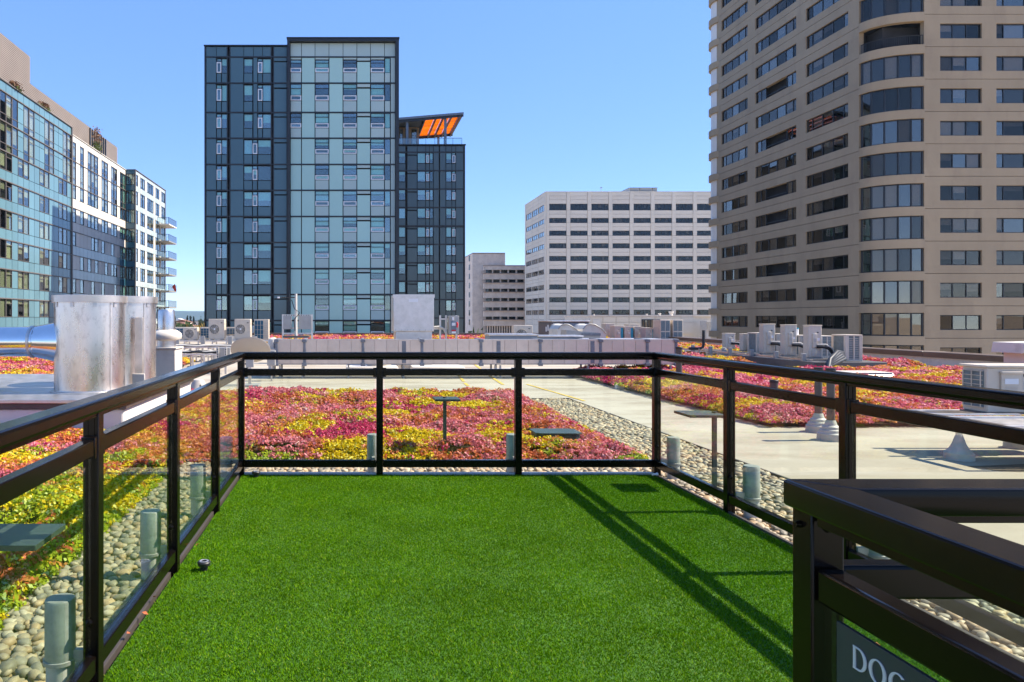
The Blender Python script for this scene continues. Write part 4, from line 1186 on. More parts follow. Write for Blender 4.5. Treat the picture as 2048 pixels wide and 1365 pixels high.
# right group: a row on a rack receding along the bed
GR = 'condensers in a row on the rack beside the magenta sedum'
XR = 13.05
rows = [(1445, 1471, 667, 698, 26.8, 'small cream condenser at the far end of the rack row'), (1481, 1505, 668, 703, 24.8, 'small cream condenser second from the far end of the rack row'),
        (1520, 1551, 648.5, 710, 22.6, 'tall cream condenser next to the small ones on the rack'), (1563, 1594, 650, 713, 21.5, 'tall cream condenser in the middle of the rack row'),
        (1609, 1644, 651, 718, 20.3, 'tall cream condenser at the near end of the rack row')]
zr_ = .25
for (a, b, yt, yb, Y_, lab) in rows:
    Hh = az_(yt, Y_) - zr_
    a += (b-a)*.24
    side_unit('condenser', (ax((a+b)/2, Y_), Y_+.13, zr_), ax(b, Y_)-ax(a, Y_), .25, Hh, lab, GR)
    bx = ax(b, Y_)
    hz = thing('line_set', (bx, Y_-.05, zr_), 'black pipe looping from the %s' % lab.replace('cream ', '').replace('condenser ', 'unit '), 'pipe', 'black pipes looping from the condensers')
    MB().tube([(bx-.16, Y_-.02, zr_+Hh*.36), (bx-.02, Y_-.12, zr_+Hh*.36), (bx+.14, Y_-.1, zr_+Hh*.30), (bx+.32, Y_-.06, zr_+.08), (bx+.5, Y_, zr_-.12)], .045, 8).build('insulation', M['black'], hz, smooth=60)
    MB().tube([(bx-.14, Y_-.02, zr_+Hh*.42), (bx+.02, Y_-.14, zr_+Hh*.43), (bx+.2, Y_-.12, zr_+Hh*.32), (bx+.34, Y_-.08, zr_+.04)], .016, 6).build('conduit', M['white'], hz, smooth=60)
rk = thing('strut_rack', (13.0, 23.5, ZR), 'long strut rack with grey switch boxes under the tall condensers', 'rack')
for x_ in (XR-.30, XR+.36): MB().box(x_-.022, x_+.022, 19.9, 28.2, zr_-.05, zr_-.004).build('rail', M['galv'], rk)
for k in range(11):
    y_ = 20.0 + k*.81
    MB().box(XR-.4, XR+.5, y_-.02, y_+.02, zr_-.10, zr_-.051).build('cross_bar', M['galv'], rk)
    for x_ in (XR-.36, XR+.44):
        MB().box(x_-.02, x_+.02, y_-.02, y_+.02, ZR, zr_-.101).build('leg', M['galv'], rk)
for k in range(6):
    y_ = 20.15 + k*1.3
    MB().box(XR-.44, XR-.33, y_-.05, y_+.05, zr_-.14, zr_+.15).build('switch_box', M['steel'], rk, bevel=.01)
MB().box(XR-.5, XR+.6, 19.8, 28.3, ZR+.055, ZR+.07).build('grating', M['steel'], rk)
wc = thing('pipe_boot', (ax(1448, 25), 25, ZR), 'white cone shaped pipe boot at the far end of the rack', 'pipe boot')
MB().lathe((0, 0, 0), [(.28, 0), (.26, .05), (.08, .36), (.07, .48), (.0001, .49)], 20).build('cone', M['boot'], wc, smooth=40, local=True)
MB().lathe((0, 0, 0), [(.075, .40), (.085, .405), (.085, .43), (.075, .435)], 20).build('band', M['steel'], wc, smooth=40, local=True)
for (a, b, yt, yb, Y_, lab) in ((1513, 1522, 666, 706, 24, 'grey coil condenser peeping from behind the third rack unit'), (1552, 1565, 668, 706, 23.5, 'grey coil condenser behind the middle rack unit'),
                                (1596, 1611, 671, 712, 22.5, 'grey coil condenser behind the near rack unit'), (1642, 1672, 672, 714, 21.5, 'wide grey coil condenser just past the near rack unit'),
                                (1694, 1728, 670, 718, 19.8, 'grey louvered condenser standing by itself near the metal skylight curb')):
    x_, W_, zb, Hh = unit_px(a, b, yt, yb, Y_)
    louver_unit('condenser', (x_+.2 if W_ < .3 else x_, Y_+.35, .2), max(W_, .45), .6, az_(yt, Y_)-.2, lab, 'louvered grey coil condensers')
cn = MB().cyl((ax(1604, 22.6), 22.9, az_(672, 22.6)+.0), (ax(1604, 22.6), 22.9, az_(659, 22.6)), .07, n=16).build('canister', M['paper'], smooth=40)
cn2 = MB().cyl((ax(1604, 22.6), 22.9, az_(659, 22.6)), (ax(1604, 22.6), 22.9, az_(656.5, 22.6)), .072, n=16).build('cap', M['coil_teal'], cn, smooth=40)
tag(cn, 'white canister with a teal cap standing on a coil condenser', 'canister')
for (y_, lab) in ((20.4, 'louvered grey condenser base slab by the parapet'),):
    b = MB().box(12.6, 14.6, 19.6, 23.6, ZR, .195).build('equipment_slab', M['dkgrey'], bevel=.02); tag(b, 'dark low slab under the louvered condensers', 'slab')
bh = thing('hose_bundle', (ax(1662, 18.6), 18.6, ZR), 'thick bundle of black insulated pipes diving into the sedum', 'pipe')
for k in range(5):
    MB().tube([(ax(1700, 19.3), 19.6, .45-.03*k), (ax(1685, 19)+.05*k, 19.2, .5-.05*k), (ax(1665, 18.6)-.04*k, 18.7, .32-.06*k), (ax(1655, 18.3)+.1*k, 18.3, .02), (ax(1672, 18)+.06*k, 18.0, ZR+.06)], .05, 8).build('insulation', M['black'], bh, smooth=60)
sk = thing('skylight_curb', (11.8, 16.6, ZR), 'flat tapered metal skylight curb sunk in the sedum', 'skylight curb')
MB().add([(-.78, -.55, 0), (.78, -.55, 0), (.78, .55, 0), (-.78, .55, 0), (-.42, -.3, .30), (.42, -.3, .30), (.42, .3, .30), (-.42, .3, .30)],
         [(0, 1, 5, 4), (1, 2, 6, 5), (2, 3, 7, 6), (3, 0, 4, 7)]).build('skirt', M['galv'], sk, local=True)
MB().box(-.44, .44, -.32, .32, .302, .33).build('lid', M['white'], sk, bevel=.01, local=True)
for o in sk.children: o.scale = (1.05, 1, .85)

# ---- parapets
pp = thing('parapet', (18.0, 30, ZR), 'white parapet wall with a brown coping beside the magenta sedum', 'parapet')
PZ = .36
MB().box(17.75, 18.35, 13.0, 50.0, ZR, PZ-.16).build('wall', M['white'], pp)
for k in range(12): piece('coping', M['brown'], pp, 17.66, 18.42, 13.0+k*3.09, 13.0+(k+1)*3.09-.01, PZ-.16, PZ, bevel=.012)
p2 = thing('parapet', (0, 50.2, ZR), 'far parapet wall with a dark coping behind the long duct', 'parapet')
MB().box(-26.9, 18.35, 50.02, 50.55, ZR, .22).build('wall', M['white'], p2)
for k in range(15): piece('coping', M['brown'], p2, -26.9+k*3.02, -26.9+(k+1)*3.02-.01, 49.94, 50.58, .22, .36, bevel=.012)
wh = thing('roof_hatch', (14.6, 15.0, ZR), 'white roof hatch with an overhanging lid by the parapet', 'hatch')
MB().box(13.9, 16.2, 14.8, 15.35, ZR, .70).build('box', M['white'], wh, bevel=.01)
MB().prism([(13.72, .66), (13.76, .88), (16.4, .94), (16.4, .71), (13.9, .71)], 'y', 14.72, 15.45).build('lid', M['white'], wh, bevel=.01)

# ---- near right condenser on its steel stand
nc = thing('condenser', (7.45, 8.1, .33), 'cream condenser with a large service cover on a steel stand by the walkway', 'condenser')
MB().box(7.02, 7.95, 7.95, 8.27, .345, .84).build('casing', M['cream'], nc, bevel=.012)
MB().box(6.995, 7.975, 7.925, 8.295, .841, .868).build('lid', M['cream'], nc, bevel=.008)
MB().box(7.006, 7.019, 7.99, 8.24, .40, .80).build('coil', M['coil_grey'], nc)
gm = MB()
for k in range(9): gm.box(6.995, 7.003, 7.985, 8.245, .40+.05*k-.003, .40+.05*k+.003)
for k in range(3): gm.box(6.985, 6.994, 8.0+.115*k-.003, 8.0+.115*k+.003, .40, .80)
gm.build('coil_guard', M['cream'], nc)
sv_ = MB().box(7.16, 7.37, 7.925, 7.949, .47, .79).build('service_cover', M['cream'], nc, bevel=.008)
MB().box(7.19, 7.34, 7.919, 7.924, .66, .72).build('sticker', M['paper'], sv_)
for k in range(6): MB().box(7.20, 7.33, 7.9205, 7.9245, .555+.014*k, .562+.014*k).build('vent_slot', M['cream_dark'], sv_)
MB().box(7.15, 7.38, 7.905, 7.949, .775, .80).build('hood', M['cream'], nc, bevel=.006)
MB().box(7.15, 7.40, 7.88, 7.949, .445, .465).build('drip_lip', M['cream'], nc, bevel=.006)
MB().box(7.42, 7.52, 7.944, 7.9495, .74, .77).build('badge', M['black'], nc)
MB().box(7.42, 7.53, 7.944, 7.9495, .60, .72).build('sticker', M['paper'], nc)
st = thing('steel_stand', (7.0, 8.0, ZR), 'steel angle stand on white boots carrying the cream condenser by the walkway', 'stand')
MB().box(6.45, 8.6, 7.78, 7.84, .27, .325).build('beam', M['galv'], st, bevel=.004)
MB().box(6.45, 8.6, 8.34, 8.40, .27, .325).build('beam', M['galv'], st, bevel=.004)
MB().box(6.30, 7.3, 7.86, 7.92, .328, .345).build('cross_plate', M['galv'], st)
MB().box(6.55, 6.62, 7.841, 8.339, .27, .32).build('beam', M['galv'], st)
MB().box(8.2, 8.27, 7.841, 8.339, .27, .32).build('beam', M['galv'], st)
MB().box(6.98, 8.0, 7.96, 8.26, .329, .344).build('deck_plate', M['dkgrey'], st)
MB().box(6.66, 8.6, 7.18, 7.779, .285, .305).build('deck_plate', M['galv'], st)
MB().box(6.45, 8.6, 7.10, 7.16, .27, .325).build('beam', M['galv'], st, bevel=.004)
MB().box(6.40, 6.46, 7.161, 7.779, .27, .32).build('beam', M['galv'], st)
def boot(parent, x, y, s=1.0, name='boot'):
    return MB().lathe((x, y, ZR), [(.135*s, 0), (.13*s, .07*s), (.115*s, .085*s), (.085*s, .12*s), (.06*s, .17*s), (.045*s, .22*s), (.035*s, .25*s), (.03*s, .26*s)], 24).build(name, M['boot'], parent, smooth=28)
for x_, y_ in ((6.50, 7.70), (8.25, 7.81), (7.75, 8.37), (8.25, 8.37)):
    boot(st, x_, y_); MB().cyl((x_, y_, ZR+.2), (x_, y_, .27), .03, n=14).build('leg', M['galv'], st, smooth=40)
MB().box(7.36, 7.52, 7.70, 7.77, .18, .34).build('switch_box', M['steel'], st, bevel=.01)
MB().tube([(7.40, 7.72, .18), (7.40, 7.70, .10), (7.48, 7.70, .04), (7.6, 7.72, .06)], .014, 6).build('conduit', M['steel'], st, smooth=60)
M['dkbrown'] = mat('dark brown', (.13, .085, .045), rough=.9, var=.4, scale=14)
gm = MB()  # mottled dark brown patch lying flat on the walkway
pts_ = [(math.cos(a)*(.62+.1*math.sin(3*a+1)), math.sin(a)*(.17+.05*math.sin(2*a))) for a in np.linspace(0, 2*math.pi, 28, endpoint=False)]
gm.add([(6.85+u, 7.25+v, ZR+.004) for u, v in pts_], [tuple(range(28))])
tag(gm.build('brown_patch', M['dkbrown']), 'dark brown patch on the walkway under the steel stand', kind='structure')
for i, (x_, y_, zt_, lab) in enumerate(((5.93, 8.9, .735, 'capped steel post in a white boot on the walkway, nearer the railing'), (6.20, 9.55, .70, 'capped steel post in a white boot on the walkway, nearer the sedum'))):
    t = thing('steel_post', (x_, y_, ZR), lab, 'post', 'capped steel posts in white boots')
    MB().lathe((x_, y_, ZR), [(.150, 0), (.145, .085), (.128, .10), (.12, .13), (.10, .14), (.095, .17), (.07, .19), (.055, .24), (.05, .25)], 28).build('boot', M['boot'], t, smooth=28)
    MB().cyl((x_, y_, ZR+.2), (x_, y_, zt_), .045, n=24).build('column', M['rust'], t, smooth=40)
    MB().cyl((x_, y_, zt_), (x_, y_, zt_+.035), .055, n=24).build('cap', M['black'], t, smooth=40)
pl = MB().box(ax(1213, 15.9), ax(1262, 15.9), 15.3, 15.42, ZR, -.03).build('timber_batten', M['membrane'], bevel=.01)
tag(pl, 'pale batten lying along the walkway edge of the magenta bed', 'batten')
# ================================================================ BUILDINGS AROUND
M['core'] = mat('dark room interior', (.030, .030, .032), rough=.9, var=.3, scale=.7)  # solid core: darkness of unlit rooms is painted into its colour
M['mull'] = mat('black mullion', (.012, .014, .018), rough=.4, var=.1)
M['mull_grey'] = mat('grey brown mullion', (.14, .12, .11), rough=.5, var=.1)
M['navy'] = mat('slate blue glass panel', (.066, .132, .152), rough=.14, var=.06, scale=.12, obj=.10, spec=.7)
M['pale'] = mat('pale teal back painted glass', (.42, .64, .565), rough=.10, var=.04, scale=.1, obj=.05, spec=.6)
M['pale2'] = mat('pale grey metal panel', (.42, .54, .505), rough=.25, var=.04, scale=.1, obj=.04)
M['slate2'] = mat('dark slate panel', (.080, .120, .120), rough=.18, var=.06, scale=.12, obj=.10, spec=.6)
M['wframe'] = mat('white window frame', (.78, .80, .82), rough=.4, var=.03)
M['blind'] = mat('pale blind', (.86, .95, .82), rough=.7, var=.04, scale=.3, obj=.10)
M['blind_w'] = mat('white blind', (.74, .70, .63), rough=.7, var=.04, scale=.3, obj=.2)
M['room'] = mat('curtain', (.60, .58, .40), rough=.8, var=.2, scale=.3, obj=.3)
M['gl_teal'] = glass('teal facade glass', (.72, .88, .86), ior=1.5, base=.07, gain=1.0, wavy=.05, wscale=.4)
M['gl_dark'] = glass('dark ribbon glass', (.50, .48, .45), ior=1.5, base=.0, gain=.6)
M['gl_grey'] = glass('grey facade glass', (.62, .60, .57), ior=1.5, base=.04, gain=1.0, wavy=.10, wscale=.35, gloss=(.90, .82, .74))
M['gl_bright'] = glass('bright facade glass', (.80, .84, .80), ior=1.6, base=.07, gain=1.1, wavy=.12, wscale=.35)
M['beige'] = mat('beige tower concrete', (.375, .292, .19), rough=.85, var=.09, scale=.35, obj=.035, stretch=(1, 1, .35), stain=.30, stain_scale=.9, stain_col=(.24, .18, .13))
M['office'] = mat('pale office concrete', (.72, .65, .53), rough=.8, var=.05, scale=.12, obj=.03, stain=.12, stain_scale=.3)
M['stone'] = mat('mottled pale stone', (.80, .68, .56), rough=.85, var=.16, scale=.5, stain=.35, stain_scale=.6, stain_col=(.52, .38, .29))
M['stone_dk'] = mat('brown stone band', (.40, .31, .25), rough=.85, var=.2, scale=.8)
M['teal'] = mat('teal spandrel glass', (.125, .235, .28), rough=.15, var=.05, scale=.2, obj=.10, spec=.6)
M['teal_dk'] = mat('deep teal spandrel glass', (.035, .13, .19), rough=.15, var=.05, scale=.2, obj=.12, spec=.6)
M['whitep'] = mat('white facade panel', (.74, .70, .63), rough=.45, var=.04, scale=.2, obj=.06)
M['greyp'] = mat('grey spandrel glass', (.48, .54, .52), rough=.18, var=.04, scale=.2, obj=.10)
M['slat'] = mat('taupe louver slat', (.30, .25, .215), rough=.55, var=.08, scale=.5)
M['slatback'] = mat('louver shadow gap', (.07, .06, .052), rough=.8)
M['amber'] = mat('amber canopy sheet', (.85, .36, .015), rough=.45, var=.25, scale=.4, stretch=(.3, 2, 1), trans=.8)
M['timber'] = mat('pale timber wall', (.34, .22, .11), rough=.6, var=.2, scale=.5, stretch=(1, 1, 4))

M['gl_grey2'] = glass('grey facade glass, brighter', (.60, .58, .55), ior=1.5, base=.12, gain=1.0, wavy=.14, wscale=.3, gloss=(.92, .86, .78))
M['gl_grey3'] = glass('grey facade glass, darker', (.48, .46, .44), ior=1.5, base=.01, gain=.9, wavy=.10, wscale=.3, gloss=(.88, .82, .74))
GREYS = [M['gl_grey'], M['gl_grey'], M['gl_grey2'], M['gl_grey3']]
M['gl_teal2'] = glass('teal facade glass, brighter', (.66, .84, .82), ior=1.5, base=.14, gain=1.0, wavy=.08, wscale=.4)
TEALS = [M['gl_teal'], M['gl_teal'], M['gl_teal2']]
WM = {}
def window(fac, parent, u0, u1, z0, z1, cols, rows, fmat, pmat, d=.08, fw=.06, mw=.04, blind=None, pb=.5, name='window', tilt=.005, back=None, split_pane=True, fd=.10):
    cols = [k/cols for k in range(cols+1)] if isinstance(cols, int) else cols
    rows = [k/rows for k in range(rows+1)] if isinstance(rows, int) else rows
    W_, H_ = u1-u0, z1-z0
    key = (fac.kind, round(W_, 2), round(H_, 2), tuple(round(c, 3) for c in cols), tuple(round(r, 3) for r in rows), fmat.name, fw, mw, fd, name)
    uc, zc = (u0+u1)/2, (z0+z1)/2
    L = Fac(fac.kind, 0)
    if key not in WM:
        m = MB()
        a, b, c, e = -W_/2, W_/2, -H_/2, H_/2
        m.box(*L.b(a, b, 0, fd, e-fw, e)); m.box(*L.b(a, b, 0, fd, c, c+fw))
        m.box(*L.b(a, a+fw, 0, fd, c+fw, e-fw)); m.box(*L.b(b-fw, b, 0, fd, c+fw, e-fw))
        for q in cols[1:-1]: m.box(*L.b(a+q*W_-mw/2, a+q*W_+mw/2, .005, fd, c+fw, e-fw))
        for q in rows[1:-1]: m.box(*L.b(a+fw, b-fw, .010, fd-.01, c+q*H_-mw/2, c+q*H_+mw/2))
        WM[key] = m.mesh(name, fmat)
    bb = fac.b(uc, uc, d, d, zc, zc)
    o = link(name, WM[key], parent, (bb[0], bb[2], bb[4]))
    for i in range(len(cols)-1):
        ua = u0 + cols[i]*W_ + (fw if i == 0 else mw/2); ub = u0 + cols[i+1]*W_ - (fw if i == len(cols)-2 else mw/2)
        for j in range(len(rows)-1):
            za = z0 + rows[j]*H_ + (fw if j == 0 else mw/2); zb_ = z0 + rows[j+1]*H_ - (fw if j == len(rows)-2 else mw/2)
            pm_ = random.choice(GREYS) if pmat is M['gl_grey'] else random.choice(TEALS) if pmat is M['gl_teal'] else pmat
            piece('pane', pm_, o, *fac.b(ua, ub, d+fd*.5, d+fd*.5+.02, za, zb_), tilt=tilt)
        if blind is not None and random.random() < pb:
            f_ = random.choice((.3, .45, .6, .8, 1.0, 1.0))
            zt_ = z1 - fw
            zl = zt_ - (H_-2*fw)*f_
            piece('blind', blind, o, *fac.b(ua+.01, ub-.01, d+fd+.06, d+fd+.08, zl, zt_))
    return o

# ---------------------------------------------------------------- dark glass tower with the framed pale bay
TB = thing('glass_tower', (-5, 95, GZ), 'dark blue panelled tower with a pale teal bay in a black frame', 'building')
YB = 83.0
fd = Fac('front', YB)
FL = [114.6, 166.8, 225.6, 277, 329.4, 381.1, 433.5, 485.5, 537.7, 589.6, 641.5, 693.5]
bx = lambda z_: ax(400 + z_/3.793, YB)
bz = lambda p_: az_(p_, YB)
zlow = bz(700)
MB().box(bx(38), bx(664), YB+.45, YB+26, GZ, bz(93)).build('wall', M['core'], TB)
MB().box(bx(664)+.002, bx(1507), YB+.45, YB+26, GZ, bz(81)).build('wall', M['core'], TB)
MB().box(bx(38), bx(664), YB+.0, YB+.449, GZ, zlow).build('lower_wall', M['navy'], TB)
MB().box(bx(664)+.002, bx(1507), YB+.0, YB+.449, GZ, zlow).build('lower_wall', M['pale2'], TB)
MB().box(bx(30), bx(666), YB-.18, YB+26, bz(93)+.001, bz(91)).build('roof_edge', M['mull'], TB)
MB().box(bx(34), bx(45), YB-.10, YB+.44, zlow, bz(93)).build('corner_fin', M['mull'], TB)
# black portal frame of the pale bay
for (a, b, y0_, y1_, nm) in ((664, 685, 81, 700, 'frame_fin'), (1482, 1507, 81, 700, 'frame_fin')):
    MB().box(bx(a), bx(b), YB-.55, YB+.44, bz(y1_), bz(y0_)).build(nm, M['mull'], TB)
MB().box(bx(685)+.001, bx(1482)-.001, YB-.55, YB+.44, bz(86), bz(81)).build('frame_head', M['mull'], TB)
MB().box(bx(660), bx(1511), YB-.62, YB+26, bz(81)+.001, bz(78.5)).build('roof_edge', M['mull'], TB)
fins_d = [45, 125, 163, 207, 228, 332, 400, 438, 475, 540, 558, 660]
def fl_z(i, t): return bz(FL[i] + (FL[i+1]-FL[i])*t)
def pn(m_, za, zb_, i, t0, t1, fac, g_=3.4):
    piece('panel', M[m_], TB, *fac.b(bx(za+g_), bx(zb_-g_), 0, .16, fl_z(i, t1), fl_z(i, t0)), tilt=.0015)
# floor bands
for i, y_ in enumerate(FL):
    if y_ < 690:
        piece('floor_band', M['mull'], TB, *fd.b(bx(45), bx(660), -.06, .2, bz(y_)-.075, bz(y_)+.075))
        piece('floor_band', M['mull'], TB, *fd.b(bx(686), bx(1481), -.06, .2, bz(y_)-.075, bz(y_)+.075))
for z_ in (207, 228, 540, 558):
    piece('mullion', M['mull'], TB, *fd.b(bx(z_)-.06, bx(z_)+.06, -.03, .2, zlow, bz(94)))
# parapet rows
for a, b in zip([45, 125, 228, 332, 405, 475, 558], [125, 207, 332, 405, 475, 540, 660]):
    piece('panel', M['navy'], TB, *fd.b(bx(a+2), bx(b-2), 0, .16, bz(113), bz(94.5)))
cols_l = [685, 770, 872.5, 978.5, 1085, 1190, 1293.5, 1400, 1482]
for a, b in zip(cols_l[:-1], cols_l[1:]):
    piece('panel', M['pale2'], TB, *fd.b(bx(a+2), bx(b-2), 0, .16, bz(113), bz(87)))
for i in range(len(FL)-1):
    if FL[i] > 690: break
    # dark part
    pn('navy', 45, 125, i, .03, .97, fd)
    pn('navy', 228, 332, i, .03, .97, fd)
    pn('navy', 558, 660, i, .03, .15, fd); pn('navy', 558, 660, i, .20, .97, fd)
    def win_d(a, b, op):
        if op:
            window(fd, TB, bx(a+1.5), bx(b-1.5), fl_z(i, .60), fl_z(i, .20), 1, 1, M['wframe'], M['gl_teal'], d=-.04, fw=.10, blind=M['blind'], pb=.35)
            window(fd, TB, bx(a+1.5), bx(b-1.5), fl_z(i, .185), fl_z(i, .06), 1, 1, M['mull'], M['gl_teal'], d=.02, fw=.03, blind=M['blind'], pb=.75)
        else:
            window(fd, TB, bx(a+1.5), bx(b-1.5), fl_z(i, .61), fl_z(i, .06), 1, 1, M['mull'], M['gl_teal'], d=.02, fw=.03, blind=M['blind'], pb=.8)
        pn('navy', a, b, i, .63, .97, fd)
    win_d(125, 163, True); win_d(163, 207, False)
    if i < 3:
        win_d(332, 400, False); pn('navy', 402, 438, i, .03, .97, fd); win_d(438, 475, True); win_d(475, 540, False)
    else:
        win_d(332, 398, False); win_d(398, 436, True); win_d(438, 540, False)
    # pale bay
    def win_l(a, b):
        window(fd, TB, bx(a+2.5), bx(b-2.5), fl_z(i, .405), fl_z(i, .03 if i else .11), 1, [0, .62, 1], M['mull'], M['gl_teal'], d=.02, fw=.03, mw=.07, blind=M['blind'], pb=.75)
        window(fd, TB, bx(a+2.5), bx(b-2.5), fl_z(i, .59), fl_z(i, .42), 1, 1, M['wframe'], M['gl_teal'], d=-.05, fw=.10, blind=M['blind'], pb=.25)
        pn('pale2', a, b, i, .61, .965, fd)
        if i == 0: pn('pale2', a, b, i, .02, .09, fd)
    if i < 3: win_l(685, 770)
    else: pn('pale', 685, 770, i, .03, .97, fd)
    pn('pale', 770, 872.5, i, .03, .97, fd)
    win_l(872.5, 978.5)
    pn('pale', 978.5, 1085, i, .03, .97, fd)
    win_l(1085, 1190)
    pn('pale2', 1190, 1293.5, i, .03, .13, fd); pn('pale', 1190, 1293.5, i, .19, .97, fd)
    win_l(1293.5, 1400)
    window(fd, TB, bx(1402), bx(1443), fl_z(i, .6), fl_z(i, .03), 1, 1, M['mull'], M['gl_teal'], d=.02, fw=.03, blind=M['blind'], pb=.6)
    pn('pale2', 1400, 1444.5, i, .61, .965, fd)
    pn('pale2', 1444.5, 1482, i, .03, .97, fd)

# ---------------------------------------------------------------- second tower with the canopy
T2 = thing('glass_tower', (14, 125, GZ), 'slate panelled tower with an upswept amber canopy on its roof', 'building')
Y2 = 117.0
f2 = Fac('front', Y2)
b2x = lambda z_: ax(400 + z_/3.793, Y2)
b2z = lambda p_: az_(p_, Y2)
ztop2 = b2z(291)
lx0 = b2x(1440)
MB().box(lx0, b2x(2010), Y2+.45, Y2+28, GZ, ztop2-.02).build('wall', M['core'], T2)
MB().box(lx0, b2x(2010), Y2, Y2+.449, GZ, b2z(668)).build('lower_wall', M['slate2'], T2)
MB().box(lx0, b2x(2016), Y2-.2, Y2+28.1, ztop2-.019, ztop2+.16).build('roof_edge', M['mull'], T2)
MB().box(b2x(1999), b2x(2011), Y2-.1, Y2+.44, b2z(668), ztop2-.02).build('corner_fin', M['mull'], T2)
F2 = [304.9] + [304.9 + 36.85*k for k in range(1, 11)]
cells2 = [(1440, 1505, 'p'), (1508, 1559, 'w'), (1572, 1647, 'l'), (1649, 1711, 'w'), (1713, 1740, 'o'), (1742, 1769, 'w'), (1771, 1813, 'p'), (1820, 1864, 'p'), (1866, 1909, 'w'), (1911, 1939, 'o'), (1941, 1998, 'p')]
for (a, b, k_) in cells2: piece('panel', M['slate2'], T2, *f2.b(b2x(a+1.5), b2x(b-1.5), 0, .16, b2z(303.5), b2z(293)))
for i in range(10):
    y0_, y1_ = F2[i], F2[i+1]
    q = lambda t_: b2z(y0_ + (y1_-y0_)*t_)
    piece('floor_band', M['mull'], T2, *f2.b(lx0, b2x(1999), -.06, .2, q(0)-.1 - (.15 if i == 4 else 0), q(0)+.1))
    for (a, b, k_) in cells2:
        U = (b2x(a+1.5), b2x(b-1.5))
        if k_ == 'p': piece('panel', M['slate2'], T2, *f2.b(*U, 0, .16, q(.97), q(.03)), tilt=.0015)
        elif k_ == 'l':
            piece('panel', M['slate2'], T2, *f2.b(*U, 0, .16, q(.13), q(.03))); piece('panel', M['slate2'], T2, *f2.b(*U, 0, .16, q(.97), q(.19)), tilt=.0015)
        else:
            if k_ == 'w': window(f2, T2, *U, q(.60), q(.04), 1, 1, M['mull'], M['gl_teal'], d=.02, fw=.04, blind=M['blind'], pb=.85)
            else:
                window(f2, T2, *U, q(.58), q(.17), 1, 1, M['wframe'], M['gl_teal'], d=-.05, fw=.12, blind=M['blind'], pb=.6)
                window(f2, T2, *U, q(.155), q(.04), 1, 1, M['mull'], M['gl_teal'], d=.02, fw=.04, blind=M['blind'], pb=.8)
            piece('panel', M['slate2'], T2, *f2.b(*U, 0, .16, q(.97), q(.63)))
# canopy: slab rising to the right, amber soffit, beams, columns, glass balustrade, timber room
cp = MB()
xl, xr_ = ax(760, 118), ax(927.5, 118)
zl, zr2 = az_(243, 118), az_(229, 118)
yn, yf = 118.0, 131.0
sl_ = (zr2-zl)/(xr_-xl)
def on_slab(x_, dz): return zl + (x_-xl)*sl_ + dz
def slab(m, xa, xb, ya, yb, d0, d1):
    return m.add([(xa, ya, on_slab(xa, d0)), (xb, ya, on_slab(xb, d0)), (xb, yb, on_slab(xb, d0)), (xa, yb, on_slab(xa, d0)),
                  (xa, ya, on_slab(xa, d1)), (xb, ya, on_slab(xb, d1)), (xb, yb, on_slab(xb, d1)), (xa, yb, on_slab(xa, d1))],
                 [(0, 1, 2, 3), (4, 7, 6, 5), (0, 4, 5, 1), (1, 5, 6, 2), (2, 6, 7, 3), (3, 7, 4, 0)])
xm = ax(850, 118)
slab(cp, xl, xm, yn, yf, 0, .35)
slab(cp, xm, xr_, yn, yn+.5, 0, .35); slab(cp, xm, xr_, yf-.5, yf, 0, .35); slab(cp, xr_-.5, xr_, yn+.5, yf-.5, 0, .35)
canopy = cp.build('canopy', M['bluegrey'], T2)
bays = [ax(850, 118), ax(872, 118), ax(887, 118), ax(903, 118), ax(922, 118)]
for a, b in zip(bays[:-1], bays[1:]):
    s_ = slab(MB(), a+.12, b-.12, yn+.5, yf-.5, .10, .14)
    s_.build('canopy_sheet', M['amber'], canopy)
for x_ in bays: MB().box(x_-.11, x_+.11, yn+.05, yf-.05, on_slab(x_, -.40), on_slab(x_, -.02)).build('beam', M['mull'], canopy)
for y_ in (yn+.2, yf-.3):
    m = MB().add([(xl, y_, zl-.45), (xr_, y_, zr2-.30), (xr_, y_+.2, zr2-.30), (xl, y_+.2, zl-.45), (xl, y_, zl-.02), (xr_, y_, zr2-.02), (xr_, y_+.2, zr2-.02), (xl, y_+.2, zl-.02)],
                 [(0, 1, 2, 3), (4, 7, 6, 5), (0, 4, 5, 1), (1, 5, 6, 2), (2, 6, 7, 3), (3, 7, 4, 0)])
    m.build('beam', M['mull'], canopy)
for (px_, Y_) in ((814.5, 118.5), (891, 118.5), (877, 130.5)):
    x_ = ax(px_, Y_); MB().box(x_-.2, x_+.2, Y_, Y_+.4, ztop2+.16, on_slab(x_, -.05)).build('column', M['bluegrey'], T2)
rx0, rx1 = ax(760, 122), ax(838, 122)
MB().box(rx0, rx1, 122, 130, ztop2+.16, on_slab(rx1, -.5)).build('pavilion_room', M['timber'], T2)
fr_ = Fac('front', 122)
for (a, b) in ((799, 805.5), (811, 817), (823, 833.5)):
    window(fr_, T2, ax(a, 122), ax(b, 122), ztop2+.2, az_(258, 122), 1, [0, .7, 1], M['mull'], M['gl_bright'], d=-.12, fw=.08)
fb = Fac('front', Y2+.1)
rl = MB().box(lx0, ax(924, Y2), Y2+.08, Y2+.13, ztop2+1.15, ztop2+1.22).build('balustrade_rail', M['mull'], T2)
gx = [lx0 + (ax(924, Y2)-lx0)*k/8 for k in range(9)]
M['gl_clear'] = glass('clear balustrade glass', (.88, .94, .93), base=.05)
for a, b in zip(gx[:-1], gx[1:]): piece('balustrade_pane', M['gl_clear'], T2, a+.03, b-.03, Y2+.095, Y2+.115, ztop2+.17, ztop2+1.14)
for a in gx: piece('baluster', M['mull'], T2, a-.025, a+.025, Y2+.08, Y2+.13, ztop2+.161, ztop2+1.149)

